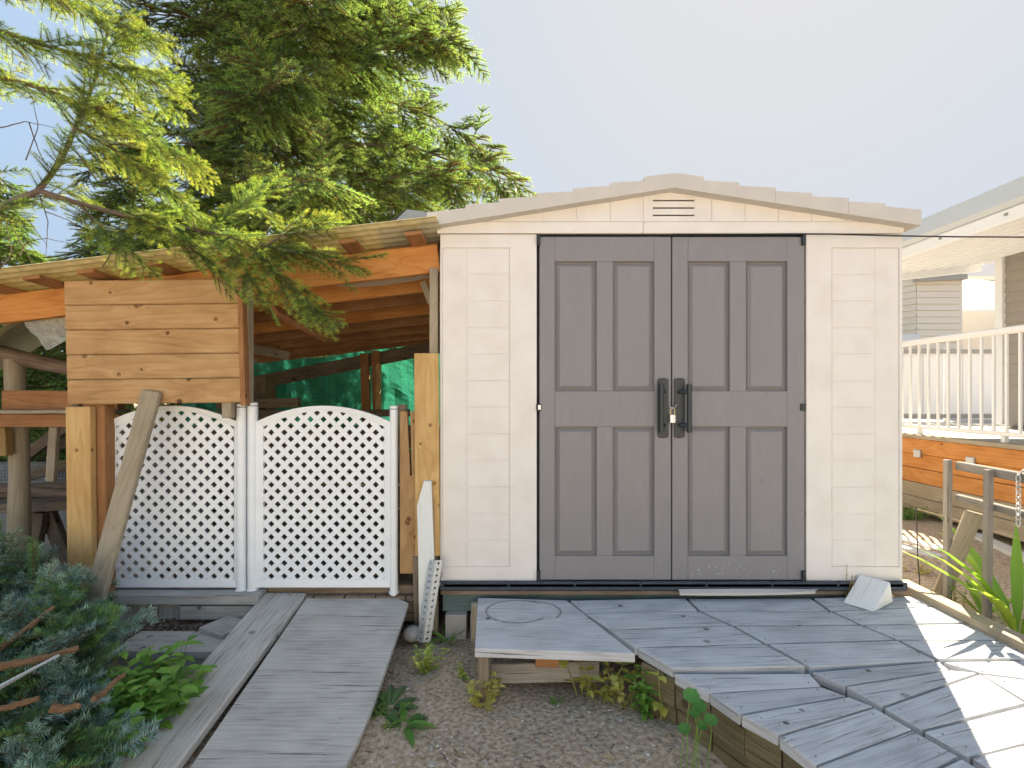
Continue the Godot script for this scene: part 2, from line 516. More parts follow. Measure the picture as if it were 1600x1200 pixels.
func conifer(called: String, label: String, at: Vector3, height: float, radius: float, low: float, trunk_r: float, sprays: Array, step_h: float, step_l: float, size: float, tone: Color, seed_: int, top_fine := 99.0, material := "needles") -> void:
	var t := thing(called, label, "tree", at, "conifers behind the sheds")
	rng.seed = seed_
	var m := MB.new()
	var pts := []
	var rad := []
	for i in 13:
		var f := i / 12.0
		pts.append(at + Vector3(sin(f * 5.0 + seed_) * 0.06, height * f, cos(f * 4.0) * 0.05))
		rad.append(trunk_r * (1.25 if i == 0 else 1.0) * (1.0 - 0.93 * f))
	m.tube(pts, rad, 10)
	part(t, "trunk", m, mat["bark"])
	var lm := MB.new()
	var places := []
	var tints := []
	for k in sprays.size():
		places.append([])
		tints.append([])
	var h := low
	var az := rr(0, TAU)
	while h < height * 0.97:
		az += 2.399 + rr(-0.3, 0.3)
		var coarse := 2.2 if h > top_fine else 1.0
		var f := (h - low) / (height - low)
		var len_ := radius * (1.0 - f) * rr(0.72, 1.08) * minf(1.0, 0.75 + f * 2.0)
		var out := Vector3(cos(az), 0, sin(az))
		if lopsided:
			len_ *= clampf(0.80 + out.x * 0.45, 0.42, 1.06)
			if out.z > 0.72 and h > 3.5 and out.x < 0.45:
				len_ *= 0.3
		var rise := rr(0.05, 0.28) + f * 0.4
		var droop := rr(0.25, 0.5)
		var lp := []
		var lr := []
		var base := at + Vector3(0, h, 0)
		for i in 6:
			var q := i / 5.0
			lp.append(base + out * len_ * q + Vector3(0, len_ * (rise * q - droop * q * q), 0) + Vector3(rr(-1, 1), rr(-1, 1), rr(-1, 1)) * 0.03 * len_ * q)
			lr.append((0.008 + trunk_r * 0.20 * (1.0 - f * 0.6)) * (1.0 - 0.85 * q))
		lm.tube(lp, lr, 5, false)
		var l := len_ * 0.14
		while l < len_:
			var q := l / len_
			var p := base + out * l + Vector3(0, len_ * (rise * q - droop * q * q), 0)
			var dir := (out + Vector3(0, rise - 2.0 * droop * q, 0)).normalized()
			var side := dir.cross(Vector3.UP).normalized()
			for s in ([-1.0, 1.0] if q < 0.45 else [-1.0, 1.0, 0.0, 0.0]):
				var away: Vector3 = (dir * rr(0.35, 0.9) + side * s * rr(0.6, 1.0) + Vector3(0, rr(-0.65, 0.1), 0)).normalized()
				if s == 0.0:
					away = (dir * rr(0.1, 0.7) + side * rr(-0.7, 0.7) + Vector3(0, rr(-1.1, 0.5), 0)).normalized()
				var k := rng.randi() % sprays.size()
				var reach := (1.0 - q) * len_ * 0.28 * rr(0.0, 1.0)
				places[k].append(aim(away, Vector3.UP + Vector3(rr(-1, 1), 0, rr(-1, 1)) * 0.35, p + away * reach + Vector3(0, -reach * 0.35, 0), size * coarse * rr(0.75, 1.25)))
				var g := rr(0.7, 1.25)
				tints[k].append(Color(tone.r * g * rr(0.9, 1.2), tone.g * g, tone.b * g * rr(0.8, 1.1)))
			l += step_l * coarse * rr(0.7, 1.3)
		h += step_h * coarse * rr(0.6, 1.4)
	part(t, "limbs", lm, mat["bark"])
	for k in sprays.size():
		spread(t, "crown", sprays[k], mat[material], places[k], tints[k])


# ---------------------------------------------------------------- the scene
func _ready() -> void:
	rng.seed = 4711
	# camera
	var cam := Camera3D.new()
	cam.name = "camera"
	add_child(cam)
	cam.projection = Camera3D.PROJECTION_FRUSTUM
	cam.near = 0.05
	cam.far = 400.0
	cam.size = 2.0 * 0.05 * 600.0 / F
	cam.frustum_offset = Vector2(0, (HZ - 600.0) / F * 0.05)
	cam.position = Vector3(0, EYE, 0)
	cam.current = true
	# sky and sun
	var env := Environment.new()
	var az := deg_to_rad(29.0)
	var el := deg_to_rad(41.0)
	var to_sun := Vector3(sin(az) * cos(el), sin(el), -cos(az) * cos(el))
	var sky_mat := PanoramaSkyMaterial.new()
	sky_mat.panorama = hazy_sky(to_sun)
	var sky := Sky.new()
	sky.sky_material = sky_mat
	env.background_mode = Environment.BG_SKY
	env.sky = sky
	env.tonemap_mode = Environment.TONE_MAPPER_LINEAR
	env.tonemap_exposure = 4.2
	env.sdfgi_enabled = true
	env.ssao_enabled = true
	env.ssil_enabled = true
	var we := WorldEnvironment.new()
	we.name = "world_environment"
	we.environment = env
	add_child(we)
	var sun := DirectionalLight3D.new()
	sun.name = "sun"
	add_child(sun)
	sun.look_at_from_position(to_sun * 30.0, Vector3.ZERO, Vector3.UP)
	sun.light_energy = 1.6
	sun.light_color = Color(1.0, 0.94, 0.84)
	sun.light_angular_distance = 0.5
	sun.shadow_enabled = true

	make_materials()
	build_ground()
	build_added_house()
	build_shed()
	build_deck()
	build_lean_to()
	build_log_store()
	build_gates()
	build_ramp_and_steps()
	build_loose_boards()
	build_neighbour()
	build_garden_fence()
	build_trees()
	build_branch_tree()
	build_cut_branches()
	build_weeds()


# a thin summer haze: blue overhead and away from the sun, milky towards it; the same all round otherwise
func hazy_sky(to_sun: Vector3) -> ImageTexture:
	var w := 512
	var h := 256
	var im := Image.create(w, h, false, Image.FORMAT_RGBF)
	for y in h:
		var up := (0.5 - (y + 0.5) / h) * PI
		for x in w:
			var round_ := (x + 0.5) / w * TAU
			# Godot's panorama: the first column looks along -z
			var dir := Vector3(sin(round_) * cos(up), sin(up), -cos(round_) * cos(up))
			var low := pow(1.0 - maxf(dir.y, 0.0), 3.0)
			var blue := Vector3(0.100, 0.152, 0.225).lerp(Vector3(0.122, 0.152, 0.186), low)
			var angle := rad_to_deg(acos(clampf(dir.dot(to_sun), -1.0, 1.0)))
			var milk := exp(-pow(angle / 48.0, 2.0))
			var c := blue.lerp(Vector3(0.186, 0.186, 0.187), milk)
			if dir.y < 0.0:
				c = c.lerp(Vector3(0.16, 0.145, 0.12), minf(1.0, -dir.y * 8.0))
			im.set_pixel(x, y, Color(c.x, c.y, c.z))
	return ImageTexture.create_from_image(im)


func soil_height(x: float, z: float) -> float:
	var y := 0.03 + 0.02 * sin(x * 2.1 + 1.0) * cos(z * 1.7) + 0.012 * sin(x * 5.3 + z * 4.1)
	y += clampf((x - 2.2) * 0.35, 0.0, 0.11)                     # the garden bed lies higher
	return y


func build_ground() -> void:
	var m := MB.new()
	var fn := FastNoiseLite.new()
	fn.seed = 5
	fn.frequency = 3.0
	var xs := []
	var zs := []
	var x := -4.0
	while x <= 4.6:
		xs.append(x)
		x += 0.06
	var z := -6.0
	while z <= -0.6:
		zs.append(z)
		z += 0.06
	xs = [-220.0, -60.0, -20.0, -8.0] + xs + [7.0, 20.0, 60.0, 220.0]
	zs = [-220.0, -60.0, -20.0, -9.0] + zs + [2.0, 8.0, 30.0, 90.0, 220.0]
	var hs := {}
	for i in xs.size():
		for j in zs.size():
			var fine: bool = absf(xs[i]) < 5.0 and zs[j] > -7.0 and zs[j] < 0.0
			var y := soil_height(xs[i], zs[j]) + fn.get_noise_2d(xs[i], zs[j]) * 0.02 if fine else 0.02
			hs[Vector2i(i, j)] = Vector3(xs[i], y, zs[j])
	var nrm := {}
	for i in xs.size():
		for j in zs.size():
			var a: Vector3 = hs[Vector2i(mini(i + 1, xs.size() - 1), j)] - hs[Vector2i(maxi(i - 1, 0), j)]
			var b: Vector3 = hs[Vector2i(i, mini(j + 1, zs.size() - 1))] - hs[Vector2i(i, maxi(j - 1, 0))]
			nrm[Vector2i(i, j)] = b.cross(a).normalized()
	for i in xs.size() - 1:
		for j in zs.size() - 1:
			var k := [Vector2i(i, j), Vector2i(i + 1, j), Vector2i(i + 1, j + 1), Vector2i(i, j + 1)]
			m.squad(hs[k[0]], hs[k[1]], hs[k[2]], hs[k[3]], nrm[k[0]], nrm[k[1]], nrm[k[2]], nrm[k[3]])
	structure("ground", m, mat["soil"])
	# loose stones, past counting
	var stone := MB.new()
	stone.col = Color.WHITE
	var dirs := []
	for a in [[0, 0, 1.0], [0.9, 0, 0.2], [0.9, 1.26, 0.15], [0.9, 2.5, 0.2], [0.9, 3.8, 0.15], [0.9, 5.0, 0.2], [0, 0, -0.6]]:
		dirs.append(Vector3(a[0] * cos(a[1]), a[2] * 0.7, a[0] * sin(a[1])))
	for i in 5:
		var j := (i + 1) % 5
		stone.tri(dirs[0], dirs[1 + i], dirs[1 + j], dirs[0] + dirs[1 + i] + dirs[1 + j])
		stone.tri(dirs[6], dirs[1 + i], dirs[1 + j], dirs[6] + (dirs[1 + i] + dirs[1 + j]) * 0.3)
	var st := stone.mesh()
	rng.seed = 99
	var at := []
	var tint := []
	for k in 12000:
		var p := Vector2(rr(-2.2, 1.1), rr(-2.75, -1.15)) if k < 9500 else Vector2(rr(2.1, 3.8), rr(-5.2, -1.7))
		var s := 0.0022 + 0.006 * pow(rng.randf(), 3.5) if k % 90 else rr(0.009, 0.016)
		var y := soil_height(p.x, p.y) + fn.get_noise_2d(p.x, p.y) * 0.02
		at.append(Transform3D(Basis(Vector3.UP, rr(0, TAU)) * Basis.from_scale(Vector3(s * rr(0.8, 1.4), s * rr(0.6, 1.0), s)), Vector3(p.x, y + s * 0.1, p.y)))
		var g := rr(0.12, 0.42) if rng.randf() < 0.8 else rr(0.4, 0.65)
		tint.append(Color(g, g * rr(0.9, 0.98), g * rr(0.78, 0.93)))
	var o := spread(self, "gravel", st, mat["stones"], at, tint)
	o.set_meta("kind", "stuff")
	o.set_meta("label", "grey and white gravel stones scattered over the soil")
	o.set_meta("category", "gravel")
	# dry needles, bark and straw between the stones
	var bit := MB.new()
	bit.box(Transform3D(), Vector3(0.022, 0.0015, 0.0022), 0.0003)
	at = []
	tint = []
	for k in 5200:
		var p := Vector2(rr(-2.2, 1.1), rr(-2.75, -1.15)) if k < 3800 else Vector2(rr(2.1, 3.8), rr(-5.2, -1.7))
		if fn.get_noise_2d(p.x * 0.5 + 9.0, p.y * 0.5) < rr(-0.35, 0.35):
			continue
		var y := soil_height(p.x, p.y) + fn.get_noise_2d(p.x, p.y) * 0.02 + 0.002
		at.append(Transform3D(Basis.from_euler(Vector3(rr(-0.3, 0.3), rr(0, TAU), rr(-0.3, 0.3))).scaled(Vector3.ONE * rr(0.5, 1.6)), Vector3(p.x, y, p.y)))
		tint.append([Color(0.16, 0.09, 0.045), Color(0.36, 0.27, 0.14), Color(0.09, 0.06, 0.04), Color(0.45, 0.36, 0.2)][rng.randi() % 4])
	var lit := spread(self, "needle_litter", bit.mesh(), mat["stones"], at, tint)
	lit.set_meta("kind", "stuff")
	lit.set_meta("label", "dry needles and straw bits strewn over the bare soil")
	lit.set_meta("category", "litter")


# unseen house added behind the camera to bounce sunlight onto the shaded fronts
func build_added_house() -> void:
	rng.seed = 21
	var h := thing("added_fill_house", "added unseen pale lap sided house bouncing sunlight onto the shed", "house", Vector3(0.3, 0.02, 4.2))
	for i in 15:
		var m := MB.new()
		m.slab([Vector3(-6.0, 0.25 + i * 0.18, 4.05), Vector3(-6.0, 0.25 + i * 0.18 + 0.18, 4.07), Vector3(-6.0, 0.25 + i * 0.18 + 0.18, 4.10), Vector3(-6.0, 0.25 + i * 0.18, 4.10)], Vector3(12.6, 0, 0), Vector3.UP)
		part(h, "siding_board", m, mat["added_house_siding"])
	var b := MB.new()
	b.box(Transform3D(Basis(), Vector3(0.3, 1.5, 7.1)), Vector3(12.6, 2.96, 5.98), 0.01)
	part(h, "house_body", b, mat["cream_siding"])
	b = MB.new()
	b.slab([Vector3(-6.4, 2.99, 3.55), Vector3(-6.4, 4.4, 7.1), Vector3(-6.4, 2.99, 10.6), Vector3(-6.4, 2.92, 10.6), Vector3(-6.4, 2.92, 3.55)], Vector3(13.4, 0, 0), Vector3.UP)
	part(h, "roof", b, mat["rail_grey"])
	for x in [-3.4, 2.9]:
		b = MB.new()
		b.box(Transform3D(Basis(), Vector3(x, 1.65, 4.03)), Vector3(1.5, 1.1, 0.05), 0.005)
		var w := part(h, "window", b, mat["white_paint"])
		b = MB.new()
		b.box(Transform3D(Basis(), Vector3(x, 1.65, 4.0)), Vector3(1.36, 0.96, 0.02), 0.002)
		part(w, "pane", b, mat["glass_dark"])


# rectangle in a plane facing the camera, by pixels at distance d, pushed back by t
func face_box(m: MB, u0: float, v0: float, u1: float, v1: float, d: float, t: float, bevel := 0.002, g := 1) -> void:
	var a := P(u0, v1, d)
	var b := P(u1, v0, d)
	m.box(Transform3D(Basis(), Vector3((a.x + b.x) * 0.5, (a.y + b.y) * 0.5, -d - t * 0.5)), Vector3(b.x - a.x, b.y - a.y, t), bevel, g, Vector2(rr(0, 1), rr(0, 1)))

func uvp(p: Vector3) -> Vector2:
	return Vector2(p.x / 0.4, p.y / 1.6)

# a moulded raised field inside the opening u0..u1, v0..v1: groove, slope and field
func raised_field(u0: float, v0: float, u1: float, v1: float, d: float, deep: float, groove: float, slope: float, up: float) -> MB:
	var m := MB.new()
	var loops := []
	for q in [[0.0, 0.0], [groove * 0.35, deep], [groove, deep], [groove + slope, deep - up], [groove + slope + 0.0015, deep - up + 0.0005]]:
		var a := P(u0, v1, d)
		var b := P(u1, v0, d)
		var e: float = q[0]
		var z: float = -d - q[1]
		loops.append([Vector3(a.x + e, a.y + e, z), Vector3(b.x - e, a.y + e, z), Vector3(b.x - e, b.y - e, z), Vector3(a.x + e, b.y - e, z)])
	for i in loops.size() - 1:
		for k in 4:
			var j := (k + 1) % 4
			m.quad(loops[i][k], loops[i][j], loops[i + 1][j], loops[i + 1][k], Vector3(0, 0, 1), uvp(loops[i][k]), uvp(loops[i][j]), uvp(loops[i + 1][j]), uvp(loops[i + 1][k]))
	var l: Array = loops[-1]
	m.quad(l[0], l[1], l[2], l[3], Vector3(0, 0, 1), uvp(l[0]), uvp(l[1]), uvp(l[2]), uvp(l[3]))
	return m


func build_shed() -> void:
	var shed := thing("garden_shed", "cream moulded plastic garden shed with gabled roof and brown double doors", "shed", Vector3(0.83, 0.27, -SD))
	var cream: Material = mat["cream_plastic"]
	var m: MB
	# corner frames and recessed block panels on either side of the doors
	for side in [0, 1]:
		var w := Node3D.new()
		w.name = "front_wall"
		shed.add_child(w, true)
		var e := [688.0, 690.5, 797.0, 838.5] if side == 0 else [1260.0, 1299.0, 1405.5, 1410.0]
		m = MB.new()
		face_box(m, e[0], 366, e[1], 908, SD, 0.05, 0.0008)
		face_box(m, e[2], 366, e[3], 908, SD, 0.05, 0.0008)
		face_box(m, e[1], 366, e[2], 387, SD, 0.05, 0.0008)
		face_box(m, e[1], 886, e[2], 908, SD, 0.05, 0.0008)
		face_box(m, e[1] - 3, 384, e[2] + 3, 889, SD + 0.0082, 0.03, 0.001)
		part(w, "wall_frame", m, cream)
		var strip := [691.5, 728.5, 730.0, 796.0] if side == 0 else [1367.6, 1404.5, 1300.0, 1365.0]
		m = MB.new()
		face_box(m, strip[0], 388, strip[1], 885, SD + 0.005, 0.01, 0.0022)
		part(w, "wall_strip", m, cream)
		for k in 12:
			m = MB.new()
			var v0 := 387.5 + 41.5 * k
			face_box(m, strip[2], v0 + 0.6, strip[3], v0 + 40.9, SD + 0.005 + 0.0008 * rr(-1, 1), 0.01, 0.0026)
			part(w, "wall_block", m, cream)
	# sides, back and the low plinth
	m = MB.new()
	var xl := P(688, 0, SD).x
	var xr := P(1410, 0, SD).x
	for x in [xl + 0.026, xr - 0.026]:
		m = MB.new()
		m.box(Transform3D(Basis(), Vector3(x, 1.23, -SD - 1.45)), Vector3(0.05, 1.83, 2.78), 0.004)
		part(shed, "side_wall", m, cream)
	m = MB.new()
	m.box(Transform3D(Basis(), Vector3((xl + xr) * 0.5, 1.23, -SD - 2.87)), Vector3(xr - xl, 1.83, 0.05), 0.004)
	part(shed, "back_wall", m, cream)
	m = MB.new()
	m.box(Transform3D(Basis(), Vector3((xl + xr) * 0.5, 0.300, -SD - 1.43)), Vector3(xr - xl + 0.01, 0.042, 2.93), 0.006)
	part(shed, "floor_tray", m, mat["base_plastic"])
	m = MB.new()
	for k in 7:
		var u := 692.0 + k * 103.0
		face_box(m, u + 0.6, 909.5, u + 102.4, 918.0, SD - 0.035, 0.02, 0.003)
	part(shed, "sill_edge", m, mat["base_plastic"])
	board(shed, "skid_beam", Vector3(xl + 0.01, 0.205, -SD - 0.06), Vector3(xr - 0.1, 0.205, -SD - 0.06), Vector3(0, 0, 1), 0.10, 0.09, mat["green_timber"])
	board(shed, "skid_strip", Vector3(xl + 0.005, 0.266, -SD - 0.02), Vector3(xr, 0.266, -SD - 0.02), Vector3(0, 0, 1), 0.022, 0.09, mat["old_brown"], 1.2)
	for q in [[0.0, 0.11], [0.13, 0.09]]:
		board(shed, "foundation_block", Vector3(xl + 0.03 + q[0], 0.09, -SD - 0.005), Vector3(xl + 0.03 + q[0] + q[1], 0.09, -SD - 0.005), Vector3(0, 0, 1), 0.13, 0.08, mat["stone_pale"])
	board(shed, "rear_skid", Vector3(xl + 0.01, 0.14, -SD - 2.7), Vector3(xr - 0.1, 0.14, -SD - 2.7), Vector3(0, 0, 1), 0.27, 0.09, mat["green_timber"])
	board(shed, "rear_skid", Vector3(xl + 0.01, 0.14, -SD - 1.4), Vector3(xr - 0.1, 0.14, -SD - 1.4), Vector3(0, 0, 1), 0.27, 0.09, mat["green_timber"])
	# gable
	var gable := Node3D.new()
	gable.name = "gable"
	shed.add_child(gable, true)
	var gd := SD - 0.008
	m = MB.new()
	var sl := 64.0 / 370.0
	for poly in [[[683, 363.5], [683, 352], [1020, 288 + 33 * sl], [1020, 363.5]], [[1085, 363.5], [1085, 293], [1412, 344], [1412, 363.5]], [[1020, 363.5], [1020, 343], [1085, 343], [1085, 363.5]], [[1020, 308], [1020, 288 + 33 * sl], [1053, 288], [1085, 293], [1085, 308]]]:
		var flat := []
		for q in poly:
			flat.append(P(q[0], q[1], gd))
		m.slab(flat, Vector3(0, 0, -0.03), Vector3.RIGHT)
	part(gable, "gable_board", m, cream)
	m = MB.new()
	face_box(m, 683, 346.5, 1004.3, 364.5, gd - 0.006, 0.006, 0.003)
	face_box(m, 1005.7, 346.5, 1412, 364.5, gd - 0.006, 0.006, 0.003)
	part(gable, "gable_band", m, cream)
	var edges := [[745, 796], [797, 848.5], [849.5, 900.5], [901.5, 953], [954, 1004.3], [1005.7, 1020], [1020, 1085], [1085, 1111.5], [1112.5, 1163.5], [1164.5, 1215.5], [1216.5, 1267.5], [1268.5, 1320], [1321, 1370]]
	for e in edges:
		var top0: float = 295.0 + absf(e[0] - 1053.0) * 0.157
		var top1: float = 295.0 + absf(e[1] - 1053.0) * 0.157
		var vent: bool = e[0] == 1020
		var low := 308.0 if vent else 346.0
		var poly := [P(e[0], low, gd - 0.004), P(e[0], minf(top0, 345), gd - 0.004)]
		if vent:
			poly.append(P(1053, 296, gd - 0.004))
		poly.append(P(e[1], minf(top1, 345), gd - 0.004))
		poly.append(P(e[1], low, gd - 0.004))
		m = MB.new()
		m.slab(poly, Vector3(0, 0, -0.0038), Vector3.RIGHT, Vector2.ZERO, 0.001 if e[1] - e[0] > 40 and not vent else 0.0)
		part(gable, "gable_block", m, cream)
	# vent: three slots left open between cross pieces
	for q in [[308, 312], [314.4, 323.6], [326, 335.2], [337.6, 346]]:
		m = MB.new()
		face_box(m, 1020, q[0], 1085, q[1], gd - 0.004, 0.012, 0.001)
		part(gable, "vent_bar", m, cream)
	# roof: stepped courses, in two halves
	var rd := 2.605
	var up_l := [[667, 332], [727, 325], [727, 320], [780, 316], [780, 310.5], [838.5, 306.5], [838.5, 301.5], [896.5, 299], [896.5, 294], [954, 290], [954, 285.5], [1007, 282], [1007, 276], [1036, 272.5], [1053, 270.5]]
	var up_r := [[1053, 270.5], [1066, 271.5], [1100, 276], [1100, 281.5], [1155, 285], [1155, 290], [1212, 293], [1212, 298.5], [1269.5, 301.5], [1269.5, 306.5], [1326.5, 309.5], [1326.5, 314.5], [1383.5, 318], [1383.5, 322.5], [1440, 327.5]]
	# lower edge line of the verge at column u
	var under := func(u: float) -> float: return 293.0 + (1053.0 - u) * 60.0 / 382.0 if u < 1053.0 else 293.0 + (u - 1053.0) * 57.0 / 373.0
	for up in [up_l, up_r]:
		var i := 0
		while i + 1 < up.size():
			# one course runs until the next riser
			var j := i + 1
			while j + 1 < up.size() and absf(up[j + 1][0] - up[j][0]) > 9.0:
				j += 1
			var rd2 := rd - 0.002 * ((i / 2) % 2)
			var poly := []
			for k in range(i, j + 1):
				poly.append(P(up[k][0], up[k][1], rd2))
			var ua: float = up[j][0]
			var ub: float = up[i][0]
			poly.append(P(ua, under.call(ua), rd2))
			poly.append(P(ub, under.call(ub) , rd2))
			m = MB.new()
			m.slab(poly, Vector3(0, 0, -3.05), Vector3.RIGHT)
			part(shed, "shingle_course", m, mat["roof_plastic"])
			i = j + 1
	# dark sheet added behind the leaves to stop light leaking through the gaps
	m = MB.new()
	face_box(m, 834, 362, 1264, 909, SD + 0.052, 0.03, 0.002)
	part(shed, "added_backing", m, mat["base_plastic"])
	# doors
	for leaf in [0, 1]:
		var x0 := 843.0 if leaf == 0 else 1050.5
		var x1 := 1048.5 if leaf == 0 else 1257.0
		var us := [867.0, 932.0, 958.0, 1022.0] if leaf == 0 else [1075.0, 1140.0, 1166.0, 1230.0]
		var door := Node3D.new()
		door.name = "door"
		shed.add_child(door, true)
		var dm: Material = mat["door_plastic"]
		var dd := SD - 0.004
		m = MB.new()
		face_box(m, x0 + 1, 371, x1 - 1, 905, dd + 0.022, 0.02, 0.001)
		part(door, "door_core", m, dm)
		for q in [[x0, 370, us[0], 906], [us[3], 370, x1, 906]]:
			m = MB.new()
			face_box(m, q[0], q[1], q[2], q[3], dd, 0.02, 0.0022)
			part(door, "stile", m, dm)
		for q in [[us[0], 370, us[3], 408.5], [us[0], 611, us[3], 667], [us[0], 868.5, us[3], 906]]:
			m = MB.new()
			face_box(m, q[0], q[1], q[2], q[3], dd, 0.02, 0.0022)
			part(door, "rail", m, dm)
		for q in [[us[1], 408.5, us[2], 611], [us[1], 667, us[2], 868.5]]:
			m = MB.new()
			face_box(m, q[0], q[1], q[2], q[3], dd, 0.02, 0.0022)
			part(door, "mullion", m, dm)
		for q in [[us[0], us[1]], [us[2], us[3]]]:
			for r in [[408.5, 611.0], [667.0, 868.5]]:
				part(door, "raised_panel", raised_field(q[0], r[0], q[1], r[1], dd, 0.018, 0.007, 0.020, 0.0155), dm)
		# hinges
		var hu := 841.5 if leaf == 0 else 1255.5
		for hv in [[368, 383], [892, 907]]:
			m = MB.new()
			var a := P(hu, hv[0], SD - 0.014)
			var b := P(hu, hv[1], SD - 0.014)
			m.tube([a, b], [0.0095, 0.0095], 10)
			part(door, "hinge", m, mat["black_plastic"])
		m = MB.new()
		face_box(m, hu - 3.5, 631, hu + 4.5, 642, SD - 0.014, 0.014, 0.002)
		part(door, "hinge", m, mat["black_plastic"])
		if leaf == 0:
			m = MB.new()
			face_box(m, hu - 0.5, 633, hu + 3.5, 640, SD - 0.0155, 0.002, 0.0005)
			part(door, "hinge_pin", m, mat["steel"])
		# handle: a long back plate and a bar on two arms
		var handle := Node3D.new()
		handle.name = "handle"
		door.add_child(handle, true)
		var pu := 1036.5 if leaf == 0 else 1062.0
		m = MB.new()
		var outline := []
		var hw := 8.3
		for q in [[-1, 594], [-0.9, 592.2], [-0.5, 591], [0, 590.5], [0.5, 591], [0.9, 592.2], [1, 594], [1, 681], [0.9, 683], [0.5, 684.3], [0, 684.8], [-0.5, 684.3], [-0.9, 683], [-1, 681]]:
			outline.append(P(pu + q[0] * hw, q[1], SD - 0.012))
		m.slab(outline, Vector3(0, 0, -0.008), Vector3.UP, Vector2.ZERO, 0.0015)
		part(handle, "back_plate", m, mat["black_plastic"])
		var bu := 1033.5 if leaf == 0 else 1077.0
		for av in [612.5, 664.0]:
			m = MB.new()
			var from := P(pu if leaf == 1 else bu + 2.0, av, SD - 0.012)
			m.tube([from, from + Vector3(0, 0, 0.018), P(bu, av, SD - 0.042)], [0.011, 0.011, 0.009], 10)
			part(handle, "arm", m, mat["black_plastic"])
		m = MB.new()
		m.tube([P(bu, 600, SD - 0.044), P(bu, 602, SD - 0.044), P(bu, 611, SD - 0.044), P(bu, 613, SD - 0.044), P(bu, 664, SD - 0.044), P(bu, 666, SD - 0.044), P(bu, 674, SD - 0.044), P(bu, 676, SD - 0.044)],
			[0.010, 0.0145, 0.0145, 0.0125, 0.0125, 0.0145, 0.0145, 0.010], 14)
		part(handle, "grip", m, mat["black_plastic"])
	# splashes of white paint at the foot of the right leaf
	m = MB.new()
	rng.seed = 31
	for k in 60:
		var u := 1120.0 + rng.randfn(0, 1) * 28.0 + (70.0 if k % 4 == 0 else 0.0)
		var v := 892.0 + rng.randfn(0, 1) * 6.0
		var s := 0.0006 + 0.0022 * pow(rng.randf(), 3.0)
		if v > 904.0 or v < 876.0 or u < 1080.0 or u > 1228.0:
			continue
		var c := P(u, v, SD - 0.0045)
		for i in 6:
			var a0 := TAU * i / 6.0
			var a1 := TAU * (i + 1) / 6.0
			m.tri(c, c + Vector3(cos(a0) * s, sin(a0) * s * 1.3, 0), c + Vector3(cos(a1) * s, sin(a1) * s * 1.3, 0), Vector3(0, 0, 1))
	part(shed, "paint_splashes", m, mat["speck_white"])
	# padlock hanging on the hasp between the handles
	var lock := thing("padlock", "small silver combination padlock hanging between the shed door handles", "padlock", P(1051, 660, SD - 0.03))
	m = MB.new()
	face_box(m, 1047, 648, 1055.5, 661, SD - 0.036, 0.014, 0.002)
	part(lock, "lock_body", m, mat["steel"])
	m = MB.new()
	var arc := []
	var rad := []
	for i in 9:
		var a := PI * i / 8.0
		arc.append(P(1051.2 - cos(a) * 3.1, 642.0 - sin(a) * 4.5, SD - 0.029))
		rad.append(0.0018)
	arc.push_front(P(1048.1, 649, SD - 0.029)); arc.append(P(1054.3, 649, SD - 0.029))
	rad.append(0.0018); rad.append(0.0018)
	m.tube(arc, rad, 6)
	part(lock, "shackle", m, mat["brass"])
	m = MB.new()
	for k in 4:
		face_box(m, 1052.3, 649.3 + k * 2.7, 1055.8, 651.3 + k * 2.7, SD - 0.0375, 0.004, 0.0006)
	part(lock, "dials", m, mat["speck_white"])
	m = MB.new()
	m.tube([P(1046, 633, SD - 0.022), P(1048.5, 637, SD - 0.03), P(1053, 638, SD - 0.03), P(1057.5, 632, SD - 0.022)], [0.002, 0.0024, 0.0024, 0.002], 6)
	part(lock, "hasp_loop", m, mat["steel"])
	# the warped strip lying on the sill
	var strip := thing("threshold_strip", "warped pale plastic strip lying along the sill below the doors", "strip", P(1170, 926, SD - 0.05))
	m = MB.new()
	var poly := []
	for i in 9:
		var q := i / 8.0
		poly.append([P(1060 + 218 * q, 920.5 - 0.6 * sin(q * PI), SD - 0.045), P(1062 + 212 * q, 926.5 + 1.6 * sin(q * PI) - 2.5 * q, SD - 0.075)])
	for i in 8:
		m.quad(poly[i][0], poly[i + 1][0], poly[i + 1][1], poly[i][1], Vector3(0, 1, 1))
		var dn := Vector3(0, -0.012, 0)
		m.quad(poly[i][1], poly[i + 1][1], poly[i + 1][1] + dn, poly[i][1] + dn, Vector3(0, 0, 1))
	part(strip, "strip_sheet", m, mat["roof_plastic"])
	# sagging cable from the top right hinge to beyond the picture
	var cable := thing("black_cable", "thin black cable strung from the shed door corner towards the neighbour", "cable", P(1258, 366, SD - 0.03))
	m = MB.new()
	m.tube([P(1050, 366.5, SD - 0.016), P(1250, 365.5, SD - 0.02), P(1300, 365.8, 2.62), P(1400, 368.5, 2.62), P(1500, 370, 2.62), P(1700, 371, 2.62)], [0.003, 0.004, 0.004, 0.004, 0.004, 0.004], 6)
	part(cable, "cable_run", m, mat["cable_black"])
	# curved metal sheet over the gap to the lean-to
	var fl := thing("metal_flashing", "curved dark grey metal flashing bridging shed roof and lean-to", "flashing", P(640, 350, 2.75))
	m = MB.new()
	var prof := [P(605, 357, 2.72), P(613, 345, 2.72), P(624, 333, 2.72), P(636, 327, 2.72), P(650, 330, 2.72), P(672, 333, 2.72), P(700, 334, 2.72)]
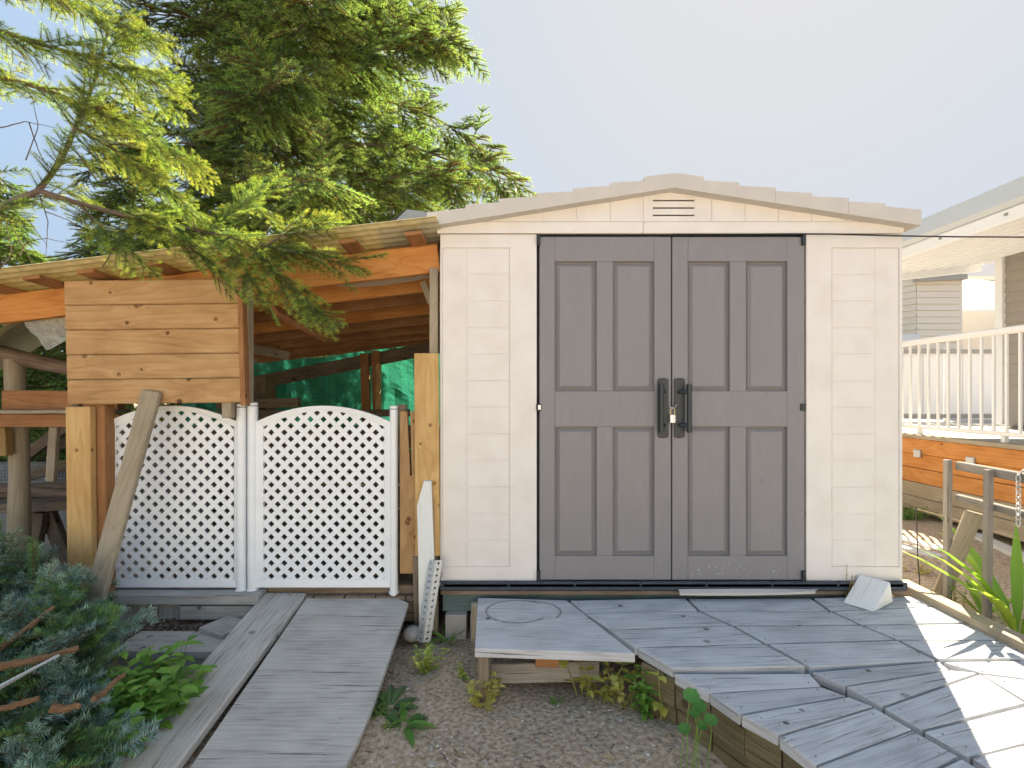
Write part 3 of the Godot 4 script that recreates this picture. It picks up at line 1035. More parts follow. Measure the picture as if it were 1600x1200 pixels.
	for i in prof.size() - 1:
		m.quad(prof[i], prof[i + 1], prof[i + 1] + Vector3(0, -0.03, -2.4), prof[i] + Vector3(0, -0.03, -2.4), Vector3(0.2, -1, 0))
		m.quad(prof[i] + Vector3(0, 0.003, 0), prof[i + 1] + Vector3(0, 0.003, 0), prof[i + 1] + Vector3(0, -0.027, -2.4), prof[i] + Vector3(0, -0.027, -2.4), Vector3(-0.2, 1, 0))
	m.quad(P(667, 331, 2.70), P(690, 333, 2.70), P(690, 356, 2.70), P(667, 355, 2.70), Vector3(0, 0, 1))
	m.quad(P(605, 357, 2.715), P(636, 327, 2.715), P(672, 332, 2.715), P(668, 357, 2.715), Vector3(0, 0, 1))
	part(fl, "flashing_sheet", m, mat["flashing_metal"])


func deck_plank(deck: Node3D, px: Array, lift := 0.0, tint := 1.0) -> void:
	var mid := Vector3.ZERO
	var poly := []
	for q in px:
		var p := G(q[0], q[1], DECK)
		poly.append(p)
		mid += p / px.size()
	# leave an open joint of a few millimetres all round
	var flat := PackedVector2Array()
	for p in poly:
		flat.append(Vector2(p.x, p.z))
	var cut := Geometry2D.offset_polygon(flat, -(rr(0.0055, 0.007) if lift == 0.0 else rr(0.002, 0.0035)), Geometry2D.JOIN_MITER)
	var out := []
	for q in cut[0]:
		out.append(Vector3(q.x, DECK + lift + rr(-0.0025, 0.0025), q.y))
	var l := (poly[1] - poly[0]) as Vector3
	polyboard(deck, "plank", out, Vector3(0, -0.036, 0), l, mat["deck_wood"], tint, 0.0022)


func build_deck() -> void:
	rng.seed = 77
	var deck := thing("wooden_deck", "weathered grey plank deck laid in front of the brown shed doors", "deck", G(1200, 1000, 0.05))
	# first field
	var fa := [
		[[889, 938], [1072, 934.5], [1091, 954], [913, 958]],
		[[913, 958.5], [1091.5, 954.5], [1143, 977], [951, 983.5]],
		[[952, 984], [1144, 977.5], [1195, 1006], [992, 1012]],
		[[993, 1012.5], [1196, 1006.5], [1262, 1042.5], [1050, 1046]],
		[[1052, 1050], [1266, 1049], [1284, 1068], [1106, 1078]],
		[[1108, 1079], [1286, 1069], [1324, 1083], [1155, 1111]],
		[[1157, 1113], [1326, 1084], [1365, 1100], [1215, 1145]],
		[[1217, 1147], [1367, 1101], [1425, 1135], [1275, 1190]],
		[[1277, 1192], [1427, 1136], [1500, 1178], [1345, 1250]],
		[[1347, 1253], [1502, 1180], [1620, 1250], [1450, 1360]],
	]
	for i in fa.size():
		deck_plank(deck, fa[i], -0.009 if i > 3 else 0.0, rr(0.9, 1.06))
	var fb := [
		[[1074, 934.5], [1267, 934], [1296, 954.5], [1093, 954]],
		[[1094, 954.5], [1298, 955], [1344, 976], [1145, 977]],
		[[1146, 977.5], [1346, 976.5], [1400, 1000], [1197, 1006]],
		[[1198, 1006.5], [1402, 1000.5], [1465, 1031], [1265, 1042]],
		[[1268, 1048], [1468, 1032], [1484, 1044], [1320, 1069.5]],
		[[1322, 1070.5], [1486, 1045], [1528, 1050], [1378, 1101]],
		[[1381, 1103], [1531, 1051], [1604, 1096], [1440, 1137]],
		[[1443, 1139], [1607, 1098], [1690, 1135], [1515, 1180]],
		[[1518, 1182], [1693, 1137], [1800, 1190], [1625, 1250]],
	]
	for i in fb.size():
		deck_plank(deck, fb[i], -0.006 if i > 3 else 0.0, rr(0.92, 1.06))
	var fc := [
		[[1269, 934], [1426, 931], [1464, 947.5], [1298, 954.5]],
		[[1300, 955], [1466, 948], [1516, 973.5], [1346, 976]],
		[[1348, 976.5], [1518, 974], [1566, 999.5], [1402, 1000]],
		[[1404, 1000.5], [1568, 1000], [1622, 1030], [1467, 1031]],
		[[1470, 1031.5], [1625, 1031], [1705, 1072], [1530, 1049]],
		[[1533, 1051], [1708, 1074], [1790, 1116], [1607, 1096]],
		[[1610, 1098], [1793, 1118], [1860, 1160], [1692, 1134]],
	]
	for i in fc.size():
		deck_plank(deck, fc[i], -0.004 if i > 3 else 0.0, rr(0.94, 1.06))
	# nail heads near the board ends
	var nails := MB.new()
	var low_by := [-0.009, -0.006, -0.004]
	for fi in 3:
		var f: Array = [fa, fb, fc][fi]
		for qi in f.size():
			var q: Array = f[qi]
			var ny: float = low_by[fi] if qi > 3 else 0.0
			for e in [[0, 3, 0.05], [1, 2, 0.05]]:
				for t in [0.25, 0.75]:
					var p := G(q[e[0]][0], q[e[0]][1], DECK).lerp(G(q[e[1]][0], q[e[1]][1], DECK), t + rr(-0.06, 0.06))
					var o := G(q[1 - e[0]][0], q[1 - e[0]][1], DECK).lerp(G(q[2 if e[1] == 3 else 3][0], q[2 if e[1] == 3 else 3][1], DECK), t)
					p = p.lerp(o, 0.035 / maxf(p.distance_to(o), 0.1)) + Vector3(rr(-0.008, 0.008), 0.0, rr(-0.004, 0.004))
					nails.tube([p + Vector3(0, ny - 0.02, 0), p + Vector3(0, ny + 0.0025, 0)], [0.003, 0.003], 6)
	var np := part(deck, "nail_heads", nails, mat["rail_grey"])
	np.set_meta("kind", "stuff")
	# side boards along the open edge, and joists
	var edge := [[997, 1021], [1050, 1048], [1105, 1080], [1158, 1115], [1216, 1148], [1276, 1193], [1350, 1255]]
	for i in edge.size() - 1:
		var a := G(edge[i][0], edge[i][1], DECK)
		var b := G(edge[i + 1][0], edge[i + 1][1], DECK)
		var n := Vector3(0, 1, 0).cross(b - a).normalized()
		if n.x > 0.0:
			n = -n
		var inset := n * -0.03
		var dir := (b - a).normalized() * 0.002
		board(deck, "edge_board", a + inset + dir + Vector3(0, -0.095, 0), b + inset - dir + Vector3(0, -0.095, 0), n, 0.11, 0.03, mat["mossy"])
		board(deck, "edge_board", a + inset * 1.3 + dir + Vector3(0, -0.21, 0), b + inset * 1.3 - dir + Vector3(0, -0.21, 0), n, 0.115, 0.03, mat["mossy"], 0.97)
	for x in [0.62, 1.05, 1.5, 1.95]:
		board(deck, "joist", Vector3(x, 0.135, -2.66), Vector3(x + 0.25, 0.135, -1.2 if x > 0.9 else -2.0), Vector3(1, 0, 0), 0.13, 0.04, mat["old_brown"])
	for z in [-2.6, -1.75]:
		board(deck, "bearer", Vector3(0.75 if z < -2 else 1.0, 0.035, z), Vector3(2.05, 0.035, z), Vector3(0, 1, 0), 0.09, 0.07, mat["old_brown"])
	# the low platform with the stained ring
	var st := thing("step_platform", "low weathered plank platform with a dark ring stain and open front", "platform", G(860, 1000, 0.05))
	var corners := [G(747, 934, DECK), G(886, 938, DECK), G(992, 1021, DECK), G(742, 1013, DECK)]
	var sa := [corners[0].lerp(corners[3], 0.5), corners[1].lerp(corners[2], 0.42)]
	polyboard(st, "plank", [corners[0], corners[1], sa[1] - Vector3(0.002, 0, -0.001), sa[0] - Vector3(0, 0, 0.001)], Vector3(0, -0.036, 0), Vector3.RIGHT, mat["deck_wood"], 1.0, 0.0022)
	polyboard(st, "plank", [sa[0] + Vector3(0, 0, 0.002), sa[1] + Vector3(0, 0, 0.002), corners[2], corners[3]], Vector3(0, -0.036, 0), Vector3.RIGHT, mat["deck_wood"], 1.04, 0.0022)
	var y0 := DECK - 0.036
	var pa: Vector3 = corners[3]
	board(st, "leg", Vector3(pa.x + 0.035, y0 - 0.001, pa.z - 0.03), Vector3(pa.x + 0.035, 0.02, pa.z - 0.03), Vector3(0, 0, 1), 0.045, 0.035, mat["old_brown"], 1.3)
	board(st, "leg", Vector3(pa.x - 0.03, 0.235, -2.6), Vector3(pa.x - 0.03, 0.02, -2.6), Vector3(0, 0, 1), 0.045, 0.035, mat["grey_tan"])
	board(st, "riser", Vector3(pa.x + 0.06, 0.09, pa.z - 0.10), Vector3(0.38, 0.09, pa.z - 0.12), Vector3(0, 0, 1), 0.085, 0.03, mat["fence_grey"], 1.2)
	board(st, "packing_block", Vector3(0.10, 0.171, pa.z - 0.08), Vector3(0.20, 0.171, pa.z - 0.08), Vector3(0, 0, 1), 0.074, 0.05, mat["red_brown"], 1.1)
	board(st, "packing_block", Vector3(0.27, 0.171, pa.z - 0.13), Vector3(0.40, 0.171, pa.z - 0.13), Vector3(0, 0, 1), 0.074, 0.05, mat["old_brown"], 1.0)
	board(st, "cross_bearer", Vector3(pa.x + 0.03, 0.105, -2.5), Vector3(0.3, 0.105, -2.5), Vector3(0, 0, 1), 0.2, 0.04, mat["old_brown"], 0.8)
	# the ring a flower pot left behind
	var ring := MB.new()
	var rc := (G(808, 955, DECK) + Vector3(0, 0.0012, 0))
	rng.seed = 8
	for arc in [[rc, 0.150, 0.128, 0.6, 5.6, 0.005], [rc + Vector3(0.055, 0, 0.005), 0.155, 0.125, 4.7, 6.9, 0.005]]:
		var n := 60
		for i in n:
			var a0: float = lerpf(arc[3], arc[4], float(i) / n)
			var a1: float = lerpf(arc[3], arc[4], float(i + 1) / n)
			var w: float = arc[5] * (0.6 + 0.6 * absf(sin(i * 0.7)))
			var q := func(a: float, r: float) -> Vector3: return arc[0] + Vector3(cos(a) * (arc[1] + r), 0, sin(a) * (arc[2] + r))
			ring.quad(q.call(a0, -w), q.call(a1, -w), q.call(a1, w), q.call(a0, w), Vector3.UP)
	part(st, "ring_stain", ring, mat["stain_grey"] if mat.has("stain_grey") else plain("stain_grey", Color(0.26, 0.25, 0.24), 0.9))
	# edging timber on the garden side
	var tm := thing("edging_timber", "long weathered timber edging the deck on its garden side", "timber", Vector3(2.1, 0.2, -2.2))
	board(tm, "timber_beam", Vector3(2.125, 0.215, -2.80), Vector3(2.105, 0.215, -1.2), Vector3(0, 1, 0), 0.075, 0.14, mat["grey_tan"])
	# white wedge
	var wd := thing("white_wedge", "white painted wooden wedge block standing on the deck planks", "wedge", Vector3(1.8, DECK, -2.56))
	var a := [Vector3(1.746, DECK + 0.003, -2.468), Vector3(1.925, DECK + 0.003, -2.585), Vector3(1.892, 0.356, -2.56)]
	var off := Vector3(-0.079, 0, -0.108)
	var wm := MB.new()
	wm.slab([a[0], a[1], a[2]], off, Vector3.UP, Vector2(0.3, 0.2), 0.004)
	part(wd, "wedge_body", wm, mat["white_board"])


# ---------------------------------------------------------------- lean-to on the left
func RY(x: float, d: float) -> float:                               # underside of its rafters
	return 1.827 + (x + 2.72) * 0.1168 - maxf(0.0, d - 2.72) * 0.05

# corrugated sheet: o is a corner, e runs along the ribs, s across them
func corrugated(o: Vector3, e: Vector3, s: Vector3, pitch: float, deep: float) -> MB:
	var m := MB.new()
	var nn := e.cross(s).normalized()
	if nn.y < 0.0:
		nn = -nn
	var n := int(s.length() / pitch * 8.0)
	var sd := s.normalized()
	for lay in [0.0, 0.0025]:
		for i in n:
			var f0 := float(i) / n
			var f1 := float(i + 1) / n
			var a0 := f0 * s.length() / pitch * TAU
			var a1 := f1 * s.length() / pitch * TAU
			var p0: Vector3 = o + s * f0 + nn * (sin(a0) * deep + lay)
			var p1: Vector3 = o + s * f1 + nn * (sin(a1) * deep + lay)
			var k := TAU / pitch * deep
			var n0 := (nn - sd * cos(a0) * k).normalized() * (1.0 if lay > 0.0 else -1.0)
			var n1 := (nn - sd * cos(a1) * k).normalized() * (1.0 if lay > 0.0 else -1.0)
			m.squad(p0, p1, p1 + e, p0 + e, n0, n1, n1, n0)
	return m


func build_lean_to() -> void:
	rng.seed = 301
	var lt := thing("lean_to", "open fronted timber lean-to with yellow corrugated roof and cedar boarded box", "lean-to", Vector3(-1.6, 0.05, -2.7))
	var z := Vector3(0, 0, 1)
	var x0 := -3.4
	var x1 := -0.39
	# fascia beam and the joists behind it
	board(lt, "fascia_beam", Vector3(x0, RY(x0, 2.7) - 0.077, -2.74), Vector3(x1, RY(x1, 2.7) - 0.077, -2.74), z, 0.15, 0.04, mat["orange_fir"], 1.1)
	var k := 0
	for d in [3.12, 3.55, 3.9, 4.25, 4.6, 4.95, 5.25]:
		var h := 0.14 if k == 0 else 0.10
		board(lt, "joist", Vector3(x0 + 0.8, RY(x0 + 0.8, d) - h * 0.5 - 0.003, -d), Vector3(x1 + 0.02, RY(x1, d) - h * 0.5 - 0.003, -d), z, h, 0.04, mat["orange_fir"] if k % 2 == 0 and k < 3 else mat["red_brown"], 1.1 if k == 0 else rr(1.0, 1.35))
		k += 1
	# rafters that poke out over the fascia, and roof boards further back
	for u in [22.0, 97.0, 176.0, 272.0, 372.0, 455.0, 501.0, 558.0, 655.0]:
		var x := P(u, 400, 2.72).x
		var w := 0.086 if u != 501.0 else 0.035
		var x2 := x + 0.001
		var y := RY(x2, 2.72) + 0.012
		var up := Vector3(-0.1168, 1, 0).normalized()
		board(lt, "rafter", Vector3(x2, y, -2.545 + rr(-0.01, 0.01)), Vector3(x2, RY(x2, 5.3) + 0.012, -5.3), up, w, 0.02, mat["red_brown"], 1.5)
	var d := 2.80
	while d < 5.35:
		board(lt, "roof_board", Vector3(-2.5, RY(-2.5, d + 0.06) + 0.034, -d - 0.06), Vector3(x1 - 0.01, RY(x1, d + 0.06) + 0.034, -d - 0.06), Vector3(0, 1, 0.04), 0.122, 0.016, mat["red_brown"], rr(0.95, 1.4))
		d += 0.126
	# corrugated sheets, two with a lap
	for q in [[x0, -1.5, 0.0], [-1.56, x1 + 0.02, 0.006]]:
		var o := Vector3(q[0], RY(q[0], 2.72) + 0.056 + q[2], -2.495)
		var e := Vector3(q[1] - q[0], (q[1] - q[0]) * 0.1168, 0)
		part(lt, "roof_sheet", corrugated(o, e, Vector3(0, -0.14, -2.9), 0.068, 0.007), mat["fibreglass"])
	# boarded box: five cedar boards
	for i in 5:
		var v := 478.5 + 38.7 * i
		var dd := 2.625
		board(lt, "siding_board", P(102 + i * 1.2, v - 19.0 - 1.5, dd) , P(373.5 + i * 2.0, v - 19.0 - 4.6, dd), z, 0.1245, 0.02, mat["cedar"], rr(1.0, 1.12), 0.005)
	board(lt, "corner_trim", P(377.5, 428, 2.63), P(383.5, 634, 2.63), z, 0.026, 0.05, mat["red_brown"], 1.6)
	board(lt, "box_side", P(378.0, 530, 2.63) + Vector3(0.012, 0.33, -0.05), P(378.0, 530, 2.63) + Vector3(0.012, -0.33, -0.05), Vector3(1, 0, 0), 0.06, 0.018, mat["grey_tan"], 1.0)
	board(lt, "box_cleat", P(120, 560, 2.66) + Vector3(0, 0.28, 0), P(120, 560, 2.66) + Vector3(0, -0.3, 0), z, 0.04, 0.04, mat["old_brown"])
	board(lt, "box_cleat", P(357, 560, 2.66) + Vector3(0, 0.28, 0), P(357, 560, 2.66) + Vector3(0, -0.31, 0), z, 0.05, 0.04, mat["grey_tan"], 1.2)
	# posts
	board(lt, "post", P(126, 635.5, 2.62), Vector3(P(127, 900, 2.62).x + 0.01, 0.03, -2.62), z, 0.124, 0.04, mat["fresh_pine"], 1.0)
	board(lt, "post", Vector3(-2.13, 1.24, -2.68), Vector3(-2.12, 0.03, -2.68), z, 0.05, 0.07, mat["red_brown"], 1.3)
	board(lt, "post", P(678.5, 420, 2.72), Vector3(P(678.5, 420, 2.72).x, 0.03, -2.72), z, 0.044, 0.05, mat["grey_tan"], 1.1)
	board(lt, "post_board", P(666.5, 552, 2.67), P(668.5, 868, 2.67), z, 0.126, 0.025, mat["fresh_pine"], 1.08)
	board(lt, "post_board", P(659, 868, 2.69) , P(661, 990, 2.69), z, 0.09, 0.03, mat["old_brown"], 1.0)
	# brace at the right post, loose knee brace inside
	board(lt, "brace", P(661, 440, 2.9), P(674, 475, 2.9), z, 0.035, 0.03, mat["grey_tan"], 1.3)
	board(lt, "brace", P(425, 482, 2.85), P(505, 525, 3.4), Vector3(0.3, 0.5, 1), 0.08, 0.035, mat["red_brown"], 1.2)
	board(lt, "brace", P(395, 545, 3.4), P(450, 556, 3.7), z, 0.06, 0.03, mat["grey_tan"], 0.8)
	# posts at the back
	for q in [[570.0, 552.0, 13.0], [587.0, 548.0, 12.0]]:
		board(lt, "back_post", P(q[0], q[1], 5.1), Vector3(P(q[0] + 7, 700, 5.1).x, 0.03, -5.1), z, q[2] * 5.1 / F, 0.05, mat["red_brown"], 1.0)
	board(lt, "back_post", P(592, 568, 4.9), Vector3(P(586, 700, 4.9).x, 0.03, -4.9), z, 0.04, 0.05, mat["cedar"], 1.0)
	board(lt, "back_post", P(400, 590, 4.6), Vector3(P(396, 700, 4.6).x, 0.03, -4.6), z, 0.28, 0.2, mat["old_brown"], 0.95)
	board(lt, "back_beam", P(380, 602, 5.2), P(690, 541, 5.2), z, 0.13, 0.05, mat["old_brown"], 0.95)
	board(lt, "back_rail", P(340, 632, 4.2), P(468, 629, 4.2), z, 0.075, 0.06, mat["old_brown"], 0.95)
	board(lt, "back_rail", P(340, 647, 4.3), P(640, 645, 4.3), z, 0.06, 0.05, mat["old_brown"], 1.3)
	# boards added inside to darken the view behind the gates
	for i in 9:
		board(lt, "added_dark_board", Vector3(-3.6, 0.13 + i * 0.105, -4.5), Vector3(-0.45, 0.13 + i * 0.105 + rr(-0.01, 0.01), -4.5 + rr(-0.01, 0.01)), z, 0.10, 0.025, mat["old_brown"], rr(0.85, 1.1))
	# floor
	for i in 11:
		board(lt, "floor_board", Vector3(-2.1 + i * 0.162, 0.215, -2.70), Vector3(-2.1 + i * 0.162, 0.215, -4.4), Vector3.UP, 0.155, 0.03, mat["old_brown"], rr(0.85, 1.1))
	# tarpaulin at the back
	var tp := thing("green_tarp", "green woven tarpaulin hung across the back of the lean-to", "tarpaulin", Vector3(-1.7, 1.3, -5.4))
	var m := MB.new()
	var fn := FastNoiseLite.new()
	fn.seed = 3
	fn.frequency = 1.3
	var nu := 46
	var nv := 26
	var pt := func(i: int, j: int) -> Vector3:
		var fx := float(i) / nu
		var x := lerpf(-3.5, -0.6, fx)
		var top := RY(x, 5.4) - 0.04 - 0.05 * absf(sin(fx * 9.0))
		var y := lerpf(top, 0.55, float(j) / nv)
		return Vector3(x, y, -5.42 + fn.get_noise_2d(x * 2.0, y * 1.2) * 0.10 + 0.015 * sin(x * 30.0 + y * 6.0))
	for lay in [0.0, 1.0]:
		for i in nu:
			for j in nv:
				var sh := Vector3(0, 0, -0.002 * lay)
				m.quad(pt.call(i, j) + sh, pt.call(i + 1, j) + sh, pt.call(i + 1, j + 1) + sh, pt.call(i, j + 1) + sh, Vector3(0, 0, 1 - 2 * lay))
		if lay == 0.0:
			break
	part(tp, "tarp_sheet", m, mat["tarp_green"])
	# plastic film under the beams
	for q in [["clear plastic film bunched along the underside of the orange beam", [[520, 437, 2.79], [560, 436, 2.80], [600, 428, 2.80], [640, 426, 2.79], [676, 424, 2.78]], [[522, 447, 2.9], [562, 449, 2.94], [602, 446, 2.95], [640, 440, 2.93], [672, 434, 2.86]]],
			["torn flap of clear plastic film hanging by the cedar box", [[36, 500, 2.8], [70, 495, 2.79], [108, 490, 2.78]], [[72, 548, 2.86], [80, 545, 2.84], [110, 528, 2.8]]]]:
		var fm := thing("plastic_film", q[0], "plastic film", P(q[1][0][0], q[1][0][1], q[1][0][2]))
		m = MB.new()
		var ra: Array = q[1]
		var rb: Array = q[2]
		var cols := (ra.size() - 1) * 6
		var node := func(i: int, j: int) -> Vector3:
			var f := float(i) / 6.0
			var k2 := mini(int(f), ra.size() - 2)
			var a := P(ra[k2][0], ra[k2][1], ra[k2][2]).lerp(P(ra[k2 + 1][0], ra[k2 + 1][1], ra[k2 + 1][2]), f - k2)
			var b := P(rb[k2][0], rb[k2][1], rb[k2][2]).lerp(P(rb[k2 + 1][0], rb[k2 + 1][1], rb[k2 + 1][2]), f - k2)
			return a.lerp(b, j / 5.0) + Vector3(0, 0, 0.022 * sin(i * 1.9 + j * 1.3) * sin(j * 0.63))
		for i in cols:
			for j in 5:
				m.quad(node.call(i, j), node.call(i + 1, j), node.call(i + 1, j + 1), node.call(i, j + 1), Vector3(0, 0, 1))
		part(fm, "film_sheet", m, mat["poly_film"])


# a sheet facing the camera with real round openings, by pixels at distance d
func perforated(u0: float, v0: float, u1: float, v1: float, d: float, nx: int, ny: int, open: float) -> MB:
	var m := MB.new()
	var a := P(u0, v0, d)
	var b := P(u1, v1, d)
	var w := (b.x - a.x) / nx
	var h := (b.y - a.y) / ny
	var r := minf(absf(w), absf(h)) * 0.5 * open
	for i in nx:
		for j in ny:
			var c := Vector3(a.x + (i + 0.5) * w, a.y + (j + 0.5) * h, a.z)
			for k in 4:
				var t := PI * 0.5 * k
				var t2 := t + PI * 0.5
				var e := Vector3(signf(cos(t + 0.785)) * absf(w) * 0.5, signf(sin(t + 0.785)) * absf(h) * 0.5, 0)
				var e0 := Vector3(cos(t), sin(t), 0)
				var e1 := Vector3(cos(t2), sin(t2), 0)
				var s0 := Vector3(e.x if absf(e0.x) > 0.5 else 0.0, e.y if absf(e0.y) > 0.5 else 0.0, 0)
				var s1 := Vector3(e.x if absf(e1.x) > 0.5 else 0.0, e.y if absf(e1.y) > 0.5 else 0.0, 0)
				var mid := (e0 + e1).normalized()
				m.quad(c + e0 * r, c + s0, c + e, c + mid * r, Vector3(0, 0, 1))
				m.quad(c + mid * r, c + e, c + s1, c + e1 * r, Vector3(0, 0, 1))
	return m


func build_log_store() -> void:
	rng.seed = 555
	var z := Vector3(0, 0, 1)
	var ls := thing("log_store", "dark open store of log posts with steep corrugated roof", "log store", Vector3(-3.1, 0.05, -3.2))
	var post := func(u: float, v: float, d: float, u2: float, r: float) -> void:
		var m := MB.new()
		var top := P(u, v, d)
		var foot := Vector3(P(u2, v, d).x, 0.02, -d)
		var pts := []
		var rad := []
		for i in 9:
			var f := i / 8.0
			pts.append(top.lerp(foot, f) + Vector3(sin(f * 7.0 + u) * 0.008, 0, 0))
			rad.append(r * (1.0 + 0.06 * sin(f * 11.0) + 0.12 * f))
		m.tube(pts, rad, 12)
		part(ls, "log_post", m, mat["grey_log"])
	if not mat.has("grey_log"):
		var g: StandardMaterial3D = mat["bark"].duplicate()
		g.albedo_texture = mat["grey_tan"].albedo_texture
		g.uv1_scale = Vector3(1, 0.6, 1)
		g.heightmap_scale = 0.25
		mat["grey_log"] = g
	post.call(24.0, 562.0, 3.2, 34.0, 0.052)
	post.call(-60.0, 562.0, 4.6, -60.0, 0.05)
	var m := MB.new()
	m.tube([P(-90, 540, 3.2), P(0, 552, 3.2), P(60, 566, 3.2), P(130, 580, 3.2)], [0.05, 0.052, 0.046, 0.044], 10)
	part(ls, "log_beam", m, mat["bark"])
	part(ls, "roof_sheet", corrugated(P(-160, 612, 3.05), P(66, 478, 3.05) - P(-160, 612, 3.05), P(120, 505, 4.9) - P(66, 478, 3.05), 0.10, 0.012), mat["fibreglass"])
	board(ls, "shelf_board", P(10, 625, 3.0), P(190, 627, 3.0), z, 0.115, 0.06, mat["red_brown"], 1.9)
	board(ls, "shelf_top", P(-70, 644, 2.98), P(190, 642, 2.98), z, 0.02, 0.16, mat["grey_tan"], 1.2)
	board(ls, "shelf_board", P(-70, 657, 2.95), P(190, 657, 2.95), z, 0.075, 0.04, mat["red_brown"], 1.5)
	board(ls, "hanging_slat", P(86, 664, 2.97), P(80, 752, 2.97), z, 0.05, 0.03, mat["grey_tan"], 0.95)
	board(ls, "corner_block", P(2, 668, 3.1), P(4, 712, 3.1), z, 0.09, 0.05, mat["fresh_pine"], 0.6)
	# bench inside
	var bn := thing("old_bench", "rough dark timber bench inside the log store", "bench", P(60, 800, 3.5))
	board(bn, "bench_top", P(-60, 792, 3.5), P(150, 782, 3.5), Vector3.UP, 0.30, 0.06, mat["old_brown"], 0.9)
	board(bn, "bench_leg", P(62, 800, 3.45), Vector3(P(44, 800, 3.45).x, 0.02, -3.45), z, 0.09, 0.05, mat["old_brown"], 1.0)
	board(bn, "bench_leg", P(75, 800, 3.5), Vector3(P(118, 800, 3.5).x, 0.02, -3.5), z, 0.09, 0.05, mat["old_brown"], 0.8)
	board(bn, "bench_leg", P(-20, 800, 3.5), Vector3(P(-30, 800, 3.5).x, 0.02, -3.5), z, 0.09, 0.05, mat["old_brown"], 0.8)
	for q in [[-40, 770, 120, 760, 3.6, 0.05], [0, 762, 140, 772, 3.55, 0.035]]:
		m = MB.new()
		m.tube([P(q[0], q[1], q[4]), P((q[0] + q[2]) * 0.5, (q[1] + q[3]) * 0.5 + 3, q[4]), P(q[2], q[3], q[4])], [q[5], q[5] * 1.1, q[5] * 0.9], 8)
		part(bn, "loose_branch", m, mat["bark"])
	# perforated panel at the back
	var pg := thing("perforated_panel", "grey perforated panel standing at the back of the log store", "panel", P(50, 850, 4.1))
	part(pg, "panel_sheet", perforated(-120, 722, 330, 905, 4.3, 90, 36, 0.5), mat["pegboard"])
	# dark roof timbers leaning behind
	for q in [[30, 720, 120, 655, 3.8], [10, 705, 130, 690, 4.0], [40, 745, 140, 715, 4.05]]:
		board(ls, "leaning_timber", P(q[0], q[1], q[4]), P(q[2], q[3], q[4]), z, 0.08, 0.05, mat["old_brown"], 0.8)


